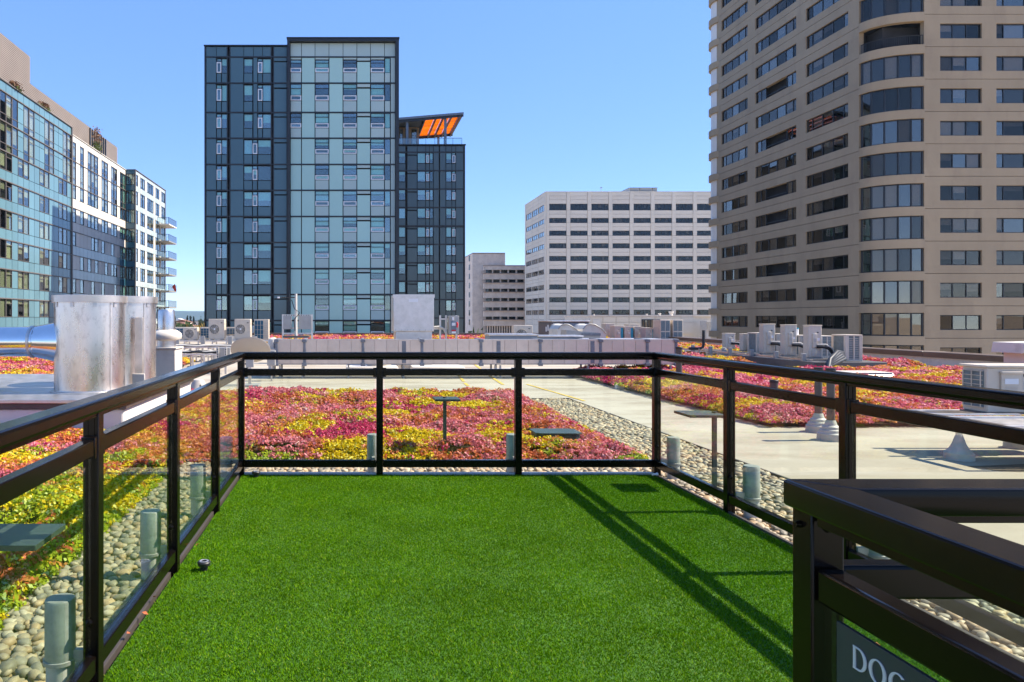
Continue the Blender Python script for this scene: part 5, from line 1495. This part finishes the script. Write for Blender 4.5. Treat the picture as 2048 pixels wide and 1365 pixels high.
# ---------------------------------------------------------------- old stone block
C_ = thing('stone_block', (50, 262, GZ), 'old mottled stone block with dark slit windows and banded floors', 'building')
YC = 255.0
cz = lambda p_: az_(p_, YC)
cx0, cx1 = ax(945, YC), ax(1010, YC)
MB().box(cx0, cx1, YC, 273, GZ, cz(508)).build('wall', M['stone'], C_)
MB().box(cx0+.002, cx1, YC-.15, 273.15, cz(508)+.001, cz(506)).build('roof_edge', M['stone_dk'], C_)
MB().box(cx1+.001, ax(1014, YC), YC+3, 270, GZ, cz(510)).build('wall', M['stone'], C_)
fcs = Fac('left', cx0)
for p_ in (515, 533, 551.5, 570.3, 589, 607.5, 626, 645):
    window(fcs, C_, 260.2, 262.0, cz(p_+5.5), cz(p_-5.5), 1, 1, M['mull'], M['gl_dark'], d=-.16, fw=.12)
Y3 = 252.0
c3 = lambda p_: az_(p_, Y3)
sx0, sx1 = ax(973, Y3), ax(1060, Y3)
MB().box(sx0+.3, sx1, Y3+.8, 262, GZ, c3(533)).build('core', M['core'], C_)
f3 = Fac('front', Y3)
rows3 = [(540.3, 548.2), (559.3, 566.8), (577.9, 585.4), (596.5, 604), (615.2, 622.6), (633.6, 640.8)]
tops = [532.5] + [b for a, b in rows3]
bots = [a for a, b in rows3] + [652.5]
for t_, b_ in zip(tops, bots):
    MB().box(sx0-1.0, sx1, Y3-.5, Y3+.79, c3(b_), c3(t_)).build('floor_band', M['stone'], C_)
    if t_ > 535: MB().box(sx0-1.25, sx1, Y3-.75, Y3+.5, c3(t_)+.001, c3(t_)+.25).build('ledge', M['stone_dk'], C_)
MB().box(sx0-1.1, sx1, Y3-.6, Y3+.9, c3(532.5)+.001, c3(531)).build('roof_edge', M['stone_dk'], C_)
wx = [ax(p_, Y3) for p_ in (972, 984, 986.5, 999.5, 1002.5, 1015, 1018, 1031, 1034.5, 1047.5, 1051, 1064)]
for (a, b) in rows3:
    for k in range(6):
        window(f3, C_, wx[2*k], wx[2*k+1], c3(b)+.04, c3(a)-.04, 2, 1, M['mull'], M['gl_dark'], d=.15, fw=.1, blind=M['room'], pb=.15)
        if k < 5: piece('pier', M['stone'], C_, *f3.b(wx[2*k+1]+.01, wx[2*k+2]-.01, .0, .5, c3(b)+.02, c3(a)-.02))
MB().box(sx0-.5, sx1, Y3, Y3+.79, GZ, c3(666)).build('base_wall', M['stone'], C_)
for k in range(16):
    x_ = ax(975+4.9*k, Y3); piece('pier', M['stone'], C_, x_-.18, x_+.18, Y3-.1, Y3+.6, c3(665.9), c3(652.6))

# ---------------------------------------------------------------- pale office slab
O_ = thing('office_block', (85, 225, GZ), 'pale concrete office slab with rows of dark ribbon windows', 'building')
YO = 210.0
oz = lambda p_: az_(p_, YO)
ox = lambda p_: ax(p_, YO)
OX0, OX1 = ox(1091), ox(1520)
fo, fs = Fac('front', YO), Fac('left', OX0)
MB().box(OX0+1.0, OX1, YO+1.0, 234.5, GZ, oz(384.5)).build('core', M['core'], O_)
MB().box(OX0, OX1, YO, 235.4, oz(384.5)+.001, oz(383.2)).build('roof_edge', M['office'], O_)
wb_ = [421, 446.3, 471.7, 497, 522.5, 548.4, 579.4, 605, 630]
wh_ = [12.9] + [9.8]*8
wt_ = [b - h for b, h in zip(wb_, wh_)]
wl = [ox(1098.5 + 42.2*k) for k in range(9)]; ww = 34.3*YO/F; pw = 7.9*YO/F
sy = [(211.4, 217.9), (218.4, 225.4), (225.9, 232.9)]
levels = list(zip([384.6] + wb_, wt_ + [668]))
for li, (t_, b_) in enumerate(levels):
    mid = [t_ + (b_-t_)*.5] if li not in (0, 6) else [t_ + (b_-t_)*.33, t_ + (b_-t_)*.66]
    if li == len(levels)-1: mid = [t_+9.5, t_+21]
    ys_ = [t_] + mid + [b_]
    for a, b in zip(ys_[:-1], ys_[1:]):
        for x_ in wl:
            piece('panel', M['office'], O_, *fo.b(x_+.03, x_+ww-.03, 0, .6, oz(b)+.03, oz(a)-.03))
        for (u0, u1) in sy: piece('panel', M['office'], O_, *fs.b(u0+.02, u1-.02, 0, .6, oz(b)+.03, oz(a)-.03))
for x_ in [ox(1091) + .3] + [q + ww for q in wl]:
    w2 = (wl[0] - ox(1091) - .3) if x_ < wl[0] else pw
    for (t_, b_) in list(zip([384.6]+wb_, wb_+[668])):
        piece('pier', M['office'], O_, *fo.b(x_+.03, x_+w2-.03, -.10, .6, oz(b_)+.03, oz(t_)-.03))
for (u0, u1) in ((210.02, 211.38), (217.92, 218.38), (225.42, 225.88), (232.92, 234.5)):
    MB().box(*fs.b(u0, u1, -.05, .6, GZ, oz(384.6))).build('side_pier', M['office'], O_)
for (t_, b_) in zip(wt_, wb_):
    for x_ in wl:
        window(fo, O_, x_+.02, x_+ww-.02, oz(b_)+.02, oz(t_)-.02, 5, 1, M['mull'], M['gl_dark'], d=.2, fw=.1, mw=.12, blind=M['blind_w'], pb=.22, tilt=.01)
    for (u0, u1) in sy:
        window(fs, O_, u0+.02, u1-.02, oz(b_)+.02, oz(t_)-.02, 3, 1, M['mull_grey'], M['gl_bright'], d=.06, fw=.1, mw=.12, tilt=.006)
rm = thing('rooftop_plant', (ox(1295), 214, oz(383.2)), 'grey louvred plant enclosure on the office roof', 'plant enclosure')
for (a, b) in ((1266.5, 1287), (1288.5, 1313), (1314, 1323)):
    MB().box(ox(a), ox(b), 213, 220, oz(383.2), az_(376.5, 213)).build('bay', M['steel'], rm)
    for k in range(5): MB().box(ox(a)+.2, ox(b)-.2, 212.9, 212.998, oz(382.8)+k*.2, oz(382.8)+k*.2+.1).build('louver', M['bluegrey'], rm)
MB().box(ox(1266), ox(1323.5), 212.8, 220.2, az_(376.5, 213)+.001, az_(375.8, 213)).build('roof', M['bluegrey'], rm)
ra = thing('roof_antenna', (ox(1207), 212, oz(383.2)), 'thin antenna on the office roof', 'antenna')
MB().cyl((0, 0, 0), (0, 0, 1.7), .06, n=6).build('mast', M['steel'], ra, local=True)
MB().box(-.35, .35, -.05, .05, 1.3, 1.5).build('crossbar', M['steel'], ra, local=True)
# low annex before the office slab
A2 = thing('annex', (80, 175, GZ), 'low grey panelled annex in front of the office slab', 'building')
YA = 170.0
qx = lambda p_: ax(p_, YA); qz = lambda p_: az_(p_, YA)
fa = Fac('front', YA)
MB().box(qx(1180), qx(1500), YA+.3, YA+20, GZ, qz(633.5)).build('wall', M['office'], A2)
MB().box(qx(1179), qx(1500), YA-.1, YA+20.1, qz(633.5)+.001, qz(631.8)).build('roof_edge', M['stone'], A2)
for k in range(8):
    for (t_, b_) in ((634, 645), (645.2, 668)):
        piece('panel', M['office'], A2, *fa.b(qx(1180+26*k)+.04, qx(1206+26*k)-.04, 0, .299, qz(b_)+.02, qz(t_)-.02))
for (a, b) in ((1283, 1320),):
    window(fa, A2, qx(a), qx(b), qz(664), qz(639), 6, 1, M['mull'], M['gl_grey'], d=-.1, fw=.2, mw=.2)
MB().box(qx(1186), qx(1201), YA-.08, YA-.002, qz(668), qz(640)).build('door_panel', M['whitep'], A2)
vt = thing('vent_louver', (qx(1402), YA-3, GZ), 'white louvred vent box before the annex', 'vent')
MB().box(qx(1392), qx(1413), YA-5, YA-2, GZ, qz(642)).build('box', M['white'], vt)
for k in range(7): MB().box(qx(1393), qx(1412), YA-5.25, YA-5.002, qz(660.5-2.6*k), qz(659-2.6*k)).build('slat', M['office'], vt)
for (a, b, t_, lab) in ((1195.5, 1198, 628.5, 'tiny'), (1302, 1306, 628.3, 'small'), (1327, 1333, 627, 'stubby'), (1349, 1358, 623, 'largest')):
    v_ = thing('roof_vent', (qx((a+b)/2), YA+3, qz(631.8)), '%s white vent on the annex roof' % lab, 'vent', 'white vents on the annex roof')
    h_ = (632-t_)*YA/F
    MB().cyl((0, 0, 0), (0, 0, h_*.6), (b-a)*.04, n=10).build('pipe', M['white'], v_, local=True)
    MB().cyl((0, 0, h_*.6), (0, 0, h_), (b-a)*.06, n=10).build('cowl', M['white'], v_, local=True)

# ---------------------------------------------------------------- beige tower with the rounded corner
E_ = thing('beige_tower', (60, 80, GZ), 'tall beige concrete tower with a rounded glazed corner', 'building')
YE, XE, YE2 = 64.6, 47.5, 94.2
FH, Z0 = 2.901, -.406
NF = 17
eyc, exc, ea, eb_ = 67.2, 51.4, 3.9, 2.6
fe, fl_ = Fac('front', YE), Fac('left', XE)
XR2 = 71.0
ztopE = Z0 + FH*NF
MB().box(XE+.9, XR2, eyc+.9, YE2, GZ, ztopE).build('core', M['core'], E_)
MB().box(exc+.6, XR2, YE+.9, eyc+.899, GZ, ztopE).build('core', M['core'], E_)
def arc_pt(th, off=0.0):
    c, s_ = math.cos(th), math.sin(th)
    nx, ny = c/ea, s_/eb_
    l_ = math.hypot(nx, ny)
    return (exc - (ea*c + off*nx/l_), eyc - (eb_*s_ + off*ny/l_))
def arc_slab(name, z0, z1, off0, off1, m_, t0=0.0, t1=math.pi/2, n=14):
    vs, fs_ = [], []
    for i in range(n+1):
        th = t0 + (t1-t0)*i/n
        po, pi_ = arc_pt(th, off1), arc_pt(th, off0)
        vs += [(*po, z0), (*po, z1), (*pi_, z1), (*pi_, z0)]
    for i in range(n):
        a, b = 4*i, 4*(i+1)
        fs_ += [(a, b, b+1, a+1), (a+1, b+1, b+2, a+2), (a+2, b+2, b+3, a+3), (a+3, b+3, b, a)]
    fs_ += [(0, 1, 2, 3), (4*n, 4*n+3, 4*n+2, 4*n+1)]
    return MB().add(vs, fs_).build(name, m_, E_, smooth=40)
# even steps along the corner curve
tt = np.linspace(0, math.pi/2, 200)
pp_ = np.array([arc_pt(t_) for t_ in tt])
sl2 = np.concatenate([[0], np.cumsum(np.hypot(*np.diff(pp_, axis=0).T))])
ths = [float(np.interp(f_*sl2[-1], sl2, tt)) for f_ in (0.02, .2, .4, .6, .8, .98)]
side_w = [(92.3, 86.2, 5), (84.6, 76.8, 6), (75.2, 68.8, 5)]
front_w = [(52.84, 56.59, [0, .33, .66, 1]), (57.88, 62.3, [0, .17, .6, 1]), (63.6, 67.4, [0, .33, .66, 1])]
SILL, HEAD = .739, 2.08
open_side = {4, 5, 7, 9, 2}
for k in range(-2, NF):
    zf = Z0 + FH*k
    zs, zh = zf + SILL, zf + HEAD
    # spandrels: a joint at floor level between the two halves
    for (u0, u1, fac_) in ((exc+.01, XR2, fe), (eyc+.15, YE2, fl_)):
        piece('spandrel', M['beige'], E_, *fac_.b(u0, u1, 0, .45, zf+.02, zs))
        piece('spandrel', M['beige'], E_, *fac_.b(u0, u1, 0, .45, zh, zf+FH-.02))
    us = [exc+.01] + [q for w_ in front_w for q in w_[:2]] + [XR2]
    for a, b in zip(us[0::2], us[1::2]): piece('pier', M['beige'], E_, *fe.b(a, b, 0, .45, zs+.001, zh-.001))
    us = [eyc+.15] + [q for w_ in side_w[::-1] for q in (w_[1], w_[0])] + [YE2]
    for a, b in zip(us[0::2], us[1::2]): piece('pier', M['beige'], E_, *fl_.b(a, b, 0, .45, zs+.001, zh-.001))
    for (a, b, c_) in front_w:
        window(fe, E_, a+.01, b-.01, zs+.01, zh-.01, c_, 1, M['mull'], M['gl_grey'], d=.14, fw=.07, mw=.07, blind=M['blind_w'], pb=.45, tilt=.010)
    for gi, (b, a, n_) in enumerate(side_w):
        cols_ = {5: [0, .13, .37, .62, .87, 1], 6: [0, .1, .27, .48, .68, .87, 1]}[n_]
        if gi == 1 and k in open_side:      # open balcony recess
            window(fl_, E_, a+.01, a+1.9, zs+.01, zh-.01, 2, 1, M['mull'], M['gl_grey'], d=.14, fw=.07, mw=.07, blind=M['blind_w'], pb=.4)
            window(fl_, E_, b-2.0, b-.01, zs+.01, zh-.01, 2, 1, M['mull'], M['gl_grey'], d=.14, fw=.07, mw=.07)
            MB().box(*fl_.b(a+1.9, b-2.0, .10, .14, zs+.28, zs+.33)).build('balcony_rail', M['mull'], E_)
        else:
            window(fl_, E_, a+.01, b-.01, zs+.01, zh-.01, cols_, 1, M['mull'], M['gl_grey'], d=.14, fw=.07, mw=.07, blind=M['blind_w'], pb=.40, tilt=.010)
    # rounded corner
    arc_slab('curved_spandrel', zf-.62, zf+.18, -.45, .10, M['beige'])
    if k == 9:
        ra_ = MB()
        pts = [arc_pt(t_, -.05) for t_ in np.linspace(.02, math.pi/2-.02, 18)]
        ra_.tube([(x_, y_, zf+1.05) for x_, y_ in pts], .035, 6)
        for t_ in np.linspace(.03, math.pi/2-.03, 34):
            x_, y_ = arc_pt(t_, -.05); ra_.box(x_-.015, x_+.015, y_-.015, y_+.015, zf+.18, zf+1.04)
        ra_.build('balcony_railing', M['mull'], E_)
        MB().box(XE+1.2, exc+.6, eyc-1.2, eyc+.9, zf+.18, zf+FH-.63).build('recess_wall', M['core'], E_)  # shade inside the recess is put into the dark wall colour
    else:
        w_ = None
        fm = MB()
        for t_ in ths:
            x_, y_ = arc_pt(t_, -.12)
            fm.cyl((x_, y_, zf+.20), (x_, y_, zf+FH-.64), .085, n=6)
        for a, b in zip(ths[:-1], ths[1:]):
            for z_ in (zf+.23, zf+FH-.68):
                p0, p1 = arc_pt(a, -.12), arc_pt(b, -.12)
                fm.tube([(*p0, z_), (*p1, z_)], .06, 4)
        w_ = fm.build('curved_window', M['mull'], E_)
        for a, b in zip(ths[:-1], ths[1:]):
            (xa, ya), (xb, yb) = arc_pt(a, -.12), arc_pt(b, -.12)
            ang = math.atan2(yb-ya, xb-xa); ln_ = math.hypot(xb-xa, yb-ya)
            pm_ = random.choice(GREYS)
            key = ('curved pane', round(ln_, 2), pm_.name)
            if key not in WM: WM[key] = MB().box(-ln_/2+.06, ln_/2-.06, -.01, .01, -.99, .99).mesh('pane', pm_)
            o = link('pane', WM[key], w_, ((xa+xb)/2, (ya+yb)/2, zf+1.235)); o.rotation_euler = (random.uniform(-.008, .008), 0, ang+random.uniform(-.01, .01))
            if random.random() < .35:
                key = ('curved blind', round(ln_, 2))
                if key not in WM: WM[key] = MB().box(-ln_/2+.08, ln_/2-.08, .12, .14, -.9, .99).mesh('blind', M['blind_w'])
                o = link('blind', WM[key], w_, ((xa+xb)/2, (ya+yb)/2, zf+1.235)); o.rotation_euler = (0, 0, ang)
    # far rounded corner, seen edge on
    MB().cyl((XE+1.6, YE2, zf-.62), (XE+1.6, YE2, zf+.18), 2.05, n=24).build('curved_spandrel', M['beige'], E_, smooth=40)
    MB().cyl((XE+1.6, YE2, zf+.18), (XE+1.6, YE2, zf+FH-.62), 1.78, n=24).build('curved_window', M['whitep'], E_, smooth=40)
MB().box(XE, XR2, eyc+.15, YE2, ztopE, ztopE+1).build('roof_edge', M['beige'], E_)

# ---------------------------------------------------------------- long glazed apartment building
G_ = thing('apartment_building', (-42, 95, GZ), 'long curtain walled apartment building with teal and white sections and end balconies', 'building')
XA = -33.8
fg = Fac('right', XA)
PITCH = 1.279
ZT = 24.5
FHG = 2.88
zfl = lambda k: ZT - 1.0 - FHG*(k+1)
NFG = 10
MB().box(-60, XA-.5, 40, 87.6, GZ, ZT-.05).build('wall', M['core'], G_)
MB().box(-60, XA-.5, 87.602, 127, GZ, 23.65).build('wall', M['core'], G_)
def cell(u0, u1, z0, z1, m_): piece('panel', M[m_], G_, *fg.b(u0+.03, u1-.03, 0, .15, z0+.025, z1-.025), tilt=.002)
def gwin(u0, u1, z0, z1, rows, fac=None, pm='gl_bright', pb=.5, bl='room', fm='mull_grey'):
    window(fac or fg, G_, u0+.02, u1-.02, z0+.02, z1-.02, 1, rows, M[fm], M[pm], d=-.03, fw=.045, mw=.05, blind=M[bl], pb=min(1, pb+.2), tilt=.012)
Y0c = 87.5 - 14*PITCH
for c in range(-3, 14):
    u0, u1 = Y0c + c*PITCH, Y0c + (c+1)*PITCH
    cell(u0, u1, ZT-1.0, ZT, 'teal')
    for k in range(NFG):
        z_ = zfl(k)
        top2 = k < 2
        isw = (c in (0, 1, 2, 4, 5, 8, 9, 12, 13)) if top2 else (c in (0, 1, 3, 4, 7, 8, 11, 12, -3))
        if top2:
            if isw: gwin(u0, u1, z_, z_+FHG, [0, .26, .78, 1] if c % 2 else [0, .26, 1], pb=.6, bl='blind_w' if k == 0 else 'room')
            else:
                for a, b in ((0, .26), (.26, .78), (.78, 1)): cell(u0, u1, z_+a*FHG, z_+b*FHG, 'teal')
        else:
            cell(u0, u1, z_, z_+.36*FHG, 'teal')
            if isw: gwin(u0, u1, z_+.36*FHG, z_+FHG, [0, .75, 1] if c % 2 else 1, pb=.5)
            else: cell(u0, u1, z_+.36*FHG, z_+FHG, 'teal')
for k in range(NFG+1):
    z_ = zfl(k-1)
    piece('floor_band', M['mull_grey'], G_, *fg.b(Y0c-3*PITCH, 87.5, -.09, .1, z_-.05, z_+.05))
MB().box(XA-.4, XA+.14, 87.42, 87.66, -8, ZT).build('corner_fin', M['mull_grey'], G_)
MB().box(-60, XA+.12, 60, 87.66, ZT+.001, ZT+.10).build('roof_edge', M['mull_grey'], G_)
# white middle section
PW2 = (108.6-87.7)/16
ZT2 = 23.7
patt = 'GPGPGGGPGGPGGPTT'
for c in range(16):
    u0, u1 = 87.7 + c*PW2, 87.7 + (c+1)*PW2
    cell(u0, u1, ZT2-.75, ZT2, 'whitep')
    for k in range(NFG):
        z_ = zfl(k) + (.0 if k else .0)
        zt_ = min(z_+FHG, ZT2-.76)
        t_ = patt[c]
        if k >= 4 and t_ == 'G' and (c*7+k*3) % 5 < 2: t_ = 'P'
        if k < 2:
            if t_ == 'P': cell(u0, u1, z_, zt_, 'whitep')
            elif t_ == 'T': gwin(u0, u1, z_, zt_, [0, .3, 1], pm='gl_teal', pb=.3)
            else: gwin(u0, u1, z_, zt_, [0, .26, 1] if c % 3 else [0, .26, .75, 1], pb=.9, bl='blind_w')
        else:
            sp_ = 'whitep' if k < 4 else ('greyp' if t_ != 'T' else 'teal_dk')
            cell(u0, u1, z_, z_+.40*FHG, sp_)
            if t_ == 'P': cell(u0, u1, z_+.40*FHG, zt_, 'whitep')
            elif t_ == 'T': gwin(u0, u1, z_+.40*FHG, zt_, 1, pm='gl_teal', pb=.35)
            else: gwin(u0, u1, z_+.40*FHG, zt_, 1 if c % 3 else [0, .72, 1], pb=1, bl='blind_w', fm='mull')
for k in range(1, NFG+1):
    z_ = zfl(k-1); piece('floor_band', M['mull_grey'], G_, *fg.b(87.7, 108.6, -.06, .1, z_-.045, z_+.045))
MB().box(-60, XA+.1, 87.662, 108.7, ZT2+.001, ZT2+.08).build('roof_edge', M['whitep'], G_)
# end section steps forward
XB_ = -32.4
ZT3 = 23.75
fh, fq = Fac('right', XB_), Fac('front', 108.75)
MB().box(-58, XB_-.4, 109.1, 126.4, GZ, ZT3-.05).build('wall', M['core'], G_)
MB().box(-58, XB_+.12, 108.7, 126.6, ZT3+.001, ZT3+.09).build('roof_edge', M['mull_grey'], G_)
for k in range(NFG):
    z_ = zfl(k); zt_ = min(z_+FHG, ZT3-.6)
    window(fq, G_, XA+.05, XB_-.05, z_+.9, zt_-.02, [0, .3, .7, 1], 1, M['mull'], M['gl_teal'], d=0, fw=.06, blind=M['room'], pb=.4)
    piece('panel', M['teal_dk'], G_, *fq.b(XA+.05, XB_-.05, 0, .15, z_+.03, z_+.88))
    if k == 0: piece('panel', M['teal_dk'], G_, *fq.b(XA+.05, XB_-.05, 0, .15, ZT3-.58, ZT3))
MB().box(XB_-.06, XB_+.08, 108.72, 109.0, -8, ZT3).build('corner_fin', M['mull_grey'], G_)
PW3 = (126.3-109.0)/14
for c in range(14):
    u0, u1 = 109.0 + c*PW3, 109.0 + (c+1)*PW3
    piece('panel', M['greyp'], G_, *fh.b(u0+.03, u1-.03, 0, .15, ZT3-.58, ZT3))
    for k in range(NFG):
        z_ = zfl(k); zt_ = min(z_+FHG, ZT3-.6)
        if 'GPGGPGGGPGGPGG'[c] == 'P':
            piece('panel', M['whitep'], G_, *fh.b(u0+.03, u1-.03, 0, .15, z_+.3*FHG, zt_-.02))
        else: window(fh, G_, u0+.02, u1-.02, z_+.3*FHG+.02, zt_-.02, 1, 1 if c % 2 else [0, .7, 1], M['mull'], M['gl_bright'], d=-.03, fw=.05, blind=M['blind_w'], pb=.8, tilt=.012)
        piece('panel', M['greyp'], G_, *fh.b(u0+.03, u1-.03, 0, .15, z_+.03, z_+.3*FHG-.02))
MB().box(XB_-.3, XB_+.08, 126.3, 126.55, -8, ZT3).build('corner_fin', M['mull_grey'], G_)
# balconies at the end
for k in range(6):
    zb_ = az_((966, 1036, 1106, 1174, 1243, 1311)[k]/2.133, 124.5)
    bl = MB().box(XB_+.09, -30.35, 121.0, 126.3, zb_-.2, zb_).build('balcony', M['whitep'] if k == 0 else M['steel'], G_)
    m = MB().box(-30.42, -30.36, 121.0, 126.3, zb_+1.0, zb_+1.06).box(XB_+.09, -30.36, 121.0, 121.06, zb_+1.0, zb_+1.06)
    for j in range(14): m.box(-30.41, -30.37, 121.05+j*.4, 121.09+j*.4, zb_, zb_+1.0)
    for j in range(6): m.box(XB_+.15+j*.36, XB_+.19+j*.36, 121.01, 121.05, zb_, zb_+1.0)
    m.build('balcony_railing', M['mull'], bl)
    piece('balcony_pane', M['gl_clear'], bl, XB_+.12, -30.45, 121.02, 121.03, zb_+.05, zb_+.98)
fgm = thing('flag', (-30.3, 122.0, az_(572, 122)), 'small red and blue flag hanging from an end balcony', 'flag')
MB().cyl((0, 0, -.4), (.75, -.1, .35), .03, n=6).build('staff', M['steel'], fgm, local=True)
MB().add([(.2, 0, -.2), (.75, -.1, .3), (1.0, -.15, -.9), (.72, -.05, -1.0)], [(0, 1, 2, 3)]).build('cloth', M['red'], fgm, local=True)
# rooftop louvre penthouse
def louvers(x, y0, y1, z0, z1, name):
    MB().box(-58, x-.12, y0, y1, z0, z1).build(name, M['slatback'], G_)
    n_ = int((z1-z0)/.2)
    for k in range(n_): piece('slat', M['slat'], G_, x-.118, x, y0-.02, y1+.02, z0+k*.2+.03, z0+k*.2+.155)
louvers(-36.0, 60, 81.2, 24.0, 30.9, 'penthouse')
louvers(-36.0, 81.25, 111.7, 23.8, 27.9, 'penthouse')
for k in range(8):      # slatted screen
    piece('screen_post', M['mull'], G_, -35.95, -35.85, 99.6+k*.9, 99.85+k*.9, 23.8, 27.7)
for (y_, n_, hh, lab) in ((73.6, 5, .9, 'small tuft on the roof edge below the tall louvre penthouse'), (80.6, 5, .9, 'small tuft on the roof edge beside the louvre penthouse corner'), (97.6, 12, 3.4, 'tall rusty climber with green foot on the white section roof')):
    pt = thing('rooftop_plant', (XA-.4, y_, ZT if y_ < 87 else ZT2), lab, 'plant', 'plants on the apartment roof edge')
    r_ = np.random.default_rng(int(y_))
    for nm, m0, m1, colr in (('foliage', 0, .45, (.10, .14, .03)), ('dry_foliage', .4, 1.0, (.22, .12, .07))):
        q_ = 160
        P = np.stack([r_.normal(0, .25, q_), r_.normal(0, .45, q_), r_.uniform(m0, m1, q_)*hh], 1)
        Vv = (P[:, None, :] + r_.normal(0, .10, (q_, 4, 3))).reshape(-1, 3)
        key = 'leaf_'+nm
        if key not in M: M[key] = mat(key, colr, rough=.7, var=.4, scale=4, trans=.2)
        me = np_mesh(nm, Vv, np.arange(4*q_).reshape(-1, 4), None, M[key])
        o = bpy.data.objects.new(nm, me); o.parent = pt; col.objects.link(o)

# ---------------------------------------------------------------- distant trees and houses in the gap
def tree_meshes(seed, conifer, colr):
    r_ = np.random.default_rng(seed)
    if conifer:
        q_ = 1100
        t_ = r_.random(q_)**.8
        rad = (1-t_)*.20*(1+.3*np.sin(t_*40)) + .012
        a = r_.uniform(0, 2*np.pi, q_); rr = rad*np.sqrt(r_.random(q_))
        P = np.stack([rr*np.cos(a), rr*np.sin(a), .1+.9*t_], 1); s_ = .022
    else:
        q_ = 1500
        cs = r_.normal(0, 1, (16, 3)); cs /= np.linalg.norm(cs, axis=1)[:, None]; cs = cs*np.array([.30, .30, .26])*r_.uniform(.4, 1, (16, 1)) + np.array([0, 0, .62])
        d = r_.normal(0, 1, (q_, 3)); d /= np.linalg.norm(d, axis=1)[:, None]
        P = cs[r_.integers(0, 16, q_)] + d*.15*r_.uniform(.6, 1.05, (q_, 1)); s_ = .030
    V = (P[:, None, :] + r_.normal(0, s_, (q_, 4, 3))).reshape(-1, 3)
    m_ = mat('foliage %d' % seed, colr, rough=.8, var=.35, scale=.3, trans=.2)
    crown = np_mesh('crown', V, np.arange(4*q_).reshape(-1, 4), None, m_)
    tk = MB().cyl((0, 0, 0), (0, 0, .6 if not conifer else .9), .035 if not conifer else .02, .012, 8)
    if not conifer:
        for i in range(5):
            a = i*1.256; tk.cyl((0, 0, .35+.03*i), (.2*math.cos(a), .2*math.sin(a), .62), .014, .005, 6)
    trunk = tk.mesh('trunk', M['rust'])
    return crown, trunk
TP = {'fir': tree_meshes(1, True, (.018, .035, .025)), 'oak': tree_meshes(2, False, (.07, .11, .03)), 'olive': tree_meshes(3, False, (.045, .07, .03)), 'gold': tree_meshes(4, False, (.26, .17, .03))}
def tree(px_, ptop, Y_, kind, wid, label):
    zt_ = az_(ptop, Y_)
    t = thing('tree', (ax(px_, Y_), Y_, GZ), label, 'tree', 'far trees beyond the roof')
    h_ = zt_ - GZ
    for nm, me in zip(('crown', 'trunk'), TP[kind]):
        o = bpy.data.objects.new(nm, me); o.parent = t; o.scale = (h_*wid, h_*wid, h_); col.objects.link(o)
    t.rotation_euler = (0, 0, px_*1.7)
for (p_, yt, Y_, k_, w_, lab) in ((374.5, 633.5, 420, 'fir', .45, 'dark fir with the widest tip beyond the condensers'), (381, 634, 430, 'fir', .5, 'dark fir in the middle of the three beyond the condensers'),
                                  (387.5, 635, 410, 'fir', .42, 'dark slim fir beside the pale far block'), (350.5, 634.5, 460, 'fir', .3, 'thin dark fir beside the end balconies'),
                                  (372, 639.5, 300, 'oak', .55, 'leafy green tree below the firs'), (354, 642, 290, 'oak', .45, 'yellowish green tree below the thin fir'),
                                  (350, 646.5, 240, 'olive', .6, 'olive green tree low beside the roof fan'), (377, 648, 250, 'olive', .6, 'olive green tree behind the small fan condenser'),
                                  (363, 646, 250, 'oak', .4, 'low leafy tree between the olive trees'), (400, 646, 230, 'gold', .6, 'golden tree against the dark tower'), (390, 648.5, 225, 'gold', .5, 'smaller golden tree beside the golden one'),
                                  (402, 634, 440, 'olive', .4, 'dark rounded far tree above the pale far block')):
    tree(p_, yt, Y_, k_, w_, lab)
tree(950, 654.5, 150, 'oak', .42, 'leafy tree at the foot of the old stone block')
tree(962, 659, 160, 'olive', .42, 'darker tree at the foot of the old stone block')
M['tile'] = mat('rust roof', (.22, .10, .06), rough=.8, var=.2)
for i, (p_, yt, Y_, w_, mw_, rf, lab) in enumerate(((355.5, 637, 480, 8, 'whitep', 'whitep', 'white far house between the firs'), (362.5, 639.5, 400, 9, 'stone', 'tile', 'far house with a tan roof below the hill'),
                                                   (359, 645.5, 330, 12, 'stone_dk', 'tile', 'nearer house with a rust roof behind the condensers'), (397, 638.5, 470, 26, 'office', 'bluegrey', 'pale grey far block with rows of windows'))):
    t = thing('house', (ax(p_, Y_), Y_, GZ), lab, 'house', 'far houses beyond the roof')
    h_ = az_(yt, Y_) - GZ
    MB().box(-w_/2, w_/2, 0, 9, 0, h_-1.6).build('wall', M[mw_], t, local=True)
    if w_ < 20: MB().prism([(-w_/2-.4, h_-1.59), (w_/2+.4, h_-1.59), (0, h_)], 'y', -.4, 9.4).build('roof', M[rf], t, local=True)
    else: MB().box(-w_/2-.3, w_/2+.3, -.3, 9.3, h_-1.59, h_-.9).build('roof', M[rf], t, local=True)
    for r_ in range(4):
        for c_ in range(int(w_/3)):
            MB().box(-w_/2+1+c_*3, -w_/2+2.4+c_*3, -.06, -.005, h_-3.4-r_*2.8, h_-2.2-r_*2.8).build('window', M['core'], t, local=True)
# ================================================================ AIR
hz_ = MB().box(-8700, 8700, -400, 8200, GZ-1, 90).build('haze', None)
hz_.data.materials.clear()
hm = bpy.data.materials.new('pale air'); hm.use_nodes = True
hm.node_tree.nodes.clear()
ho = hm.node_tree.nodes.new('ShaderNodeOutputMaterial')
hv = hm.node_tree.nodes.new('ShaderNodeVolumePrincipled')
hv.inputs['Color'].default_value = (.55, .75, .95, 1)
hv.inputs['Density'].default_value = 8e-5
hv.inputs['Anisotropy'].default_value = 0.2
hm.node_tree.links.new(hv.outputs[0], ho.inputs['Volume'])
hz_.data.materials.append(hm)
tag(hz_, kind='stuff')
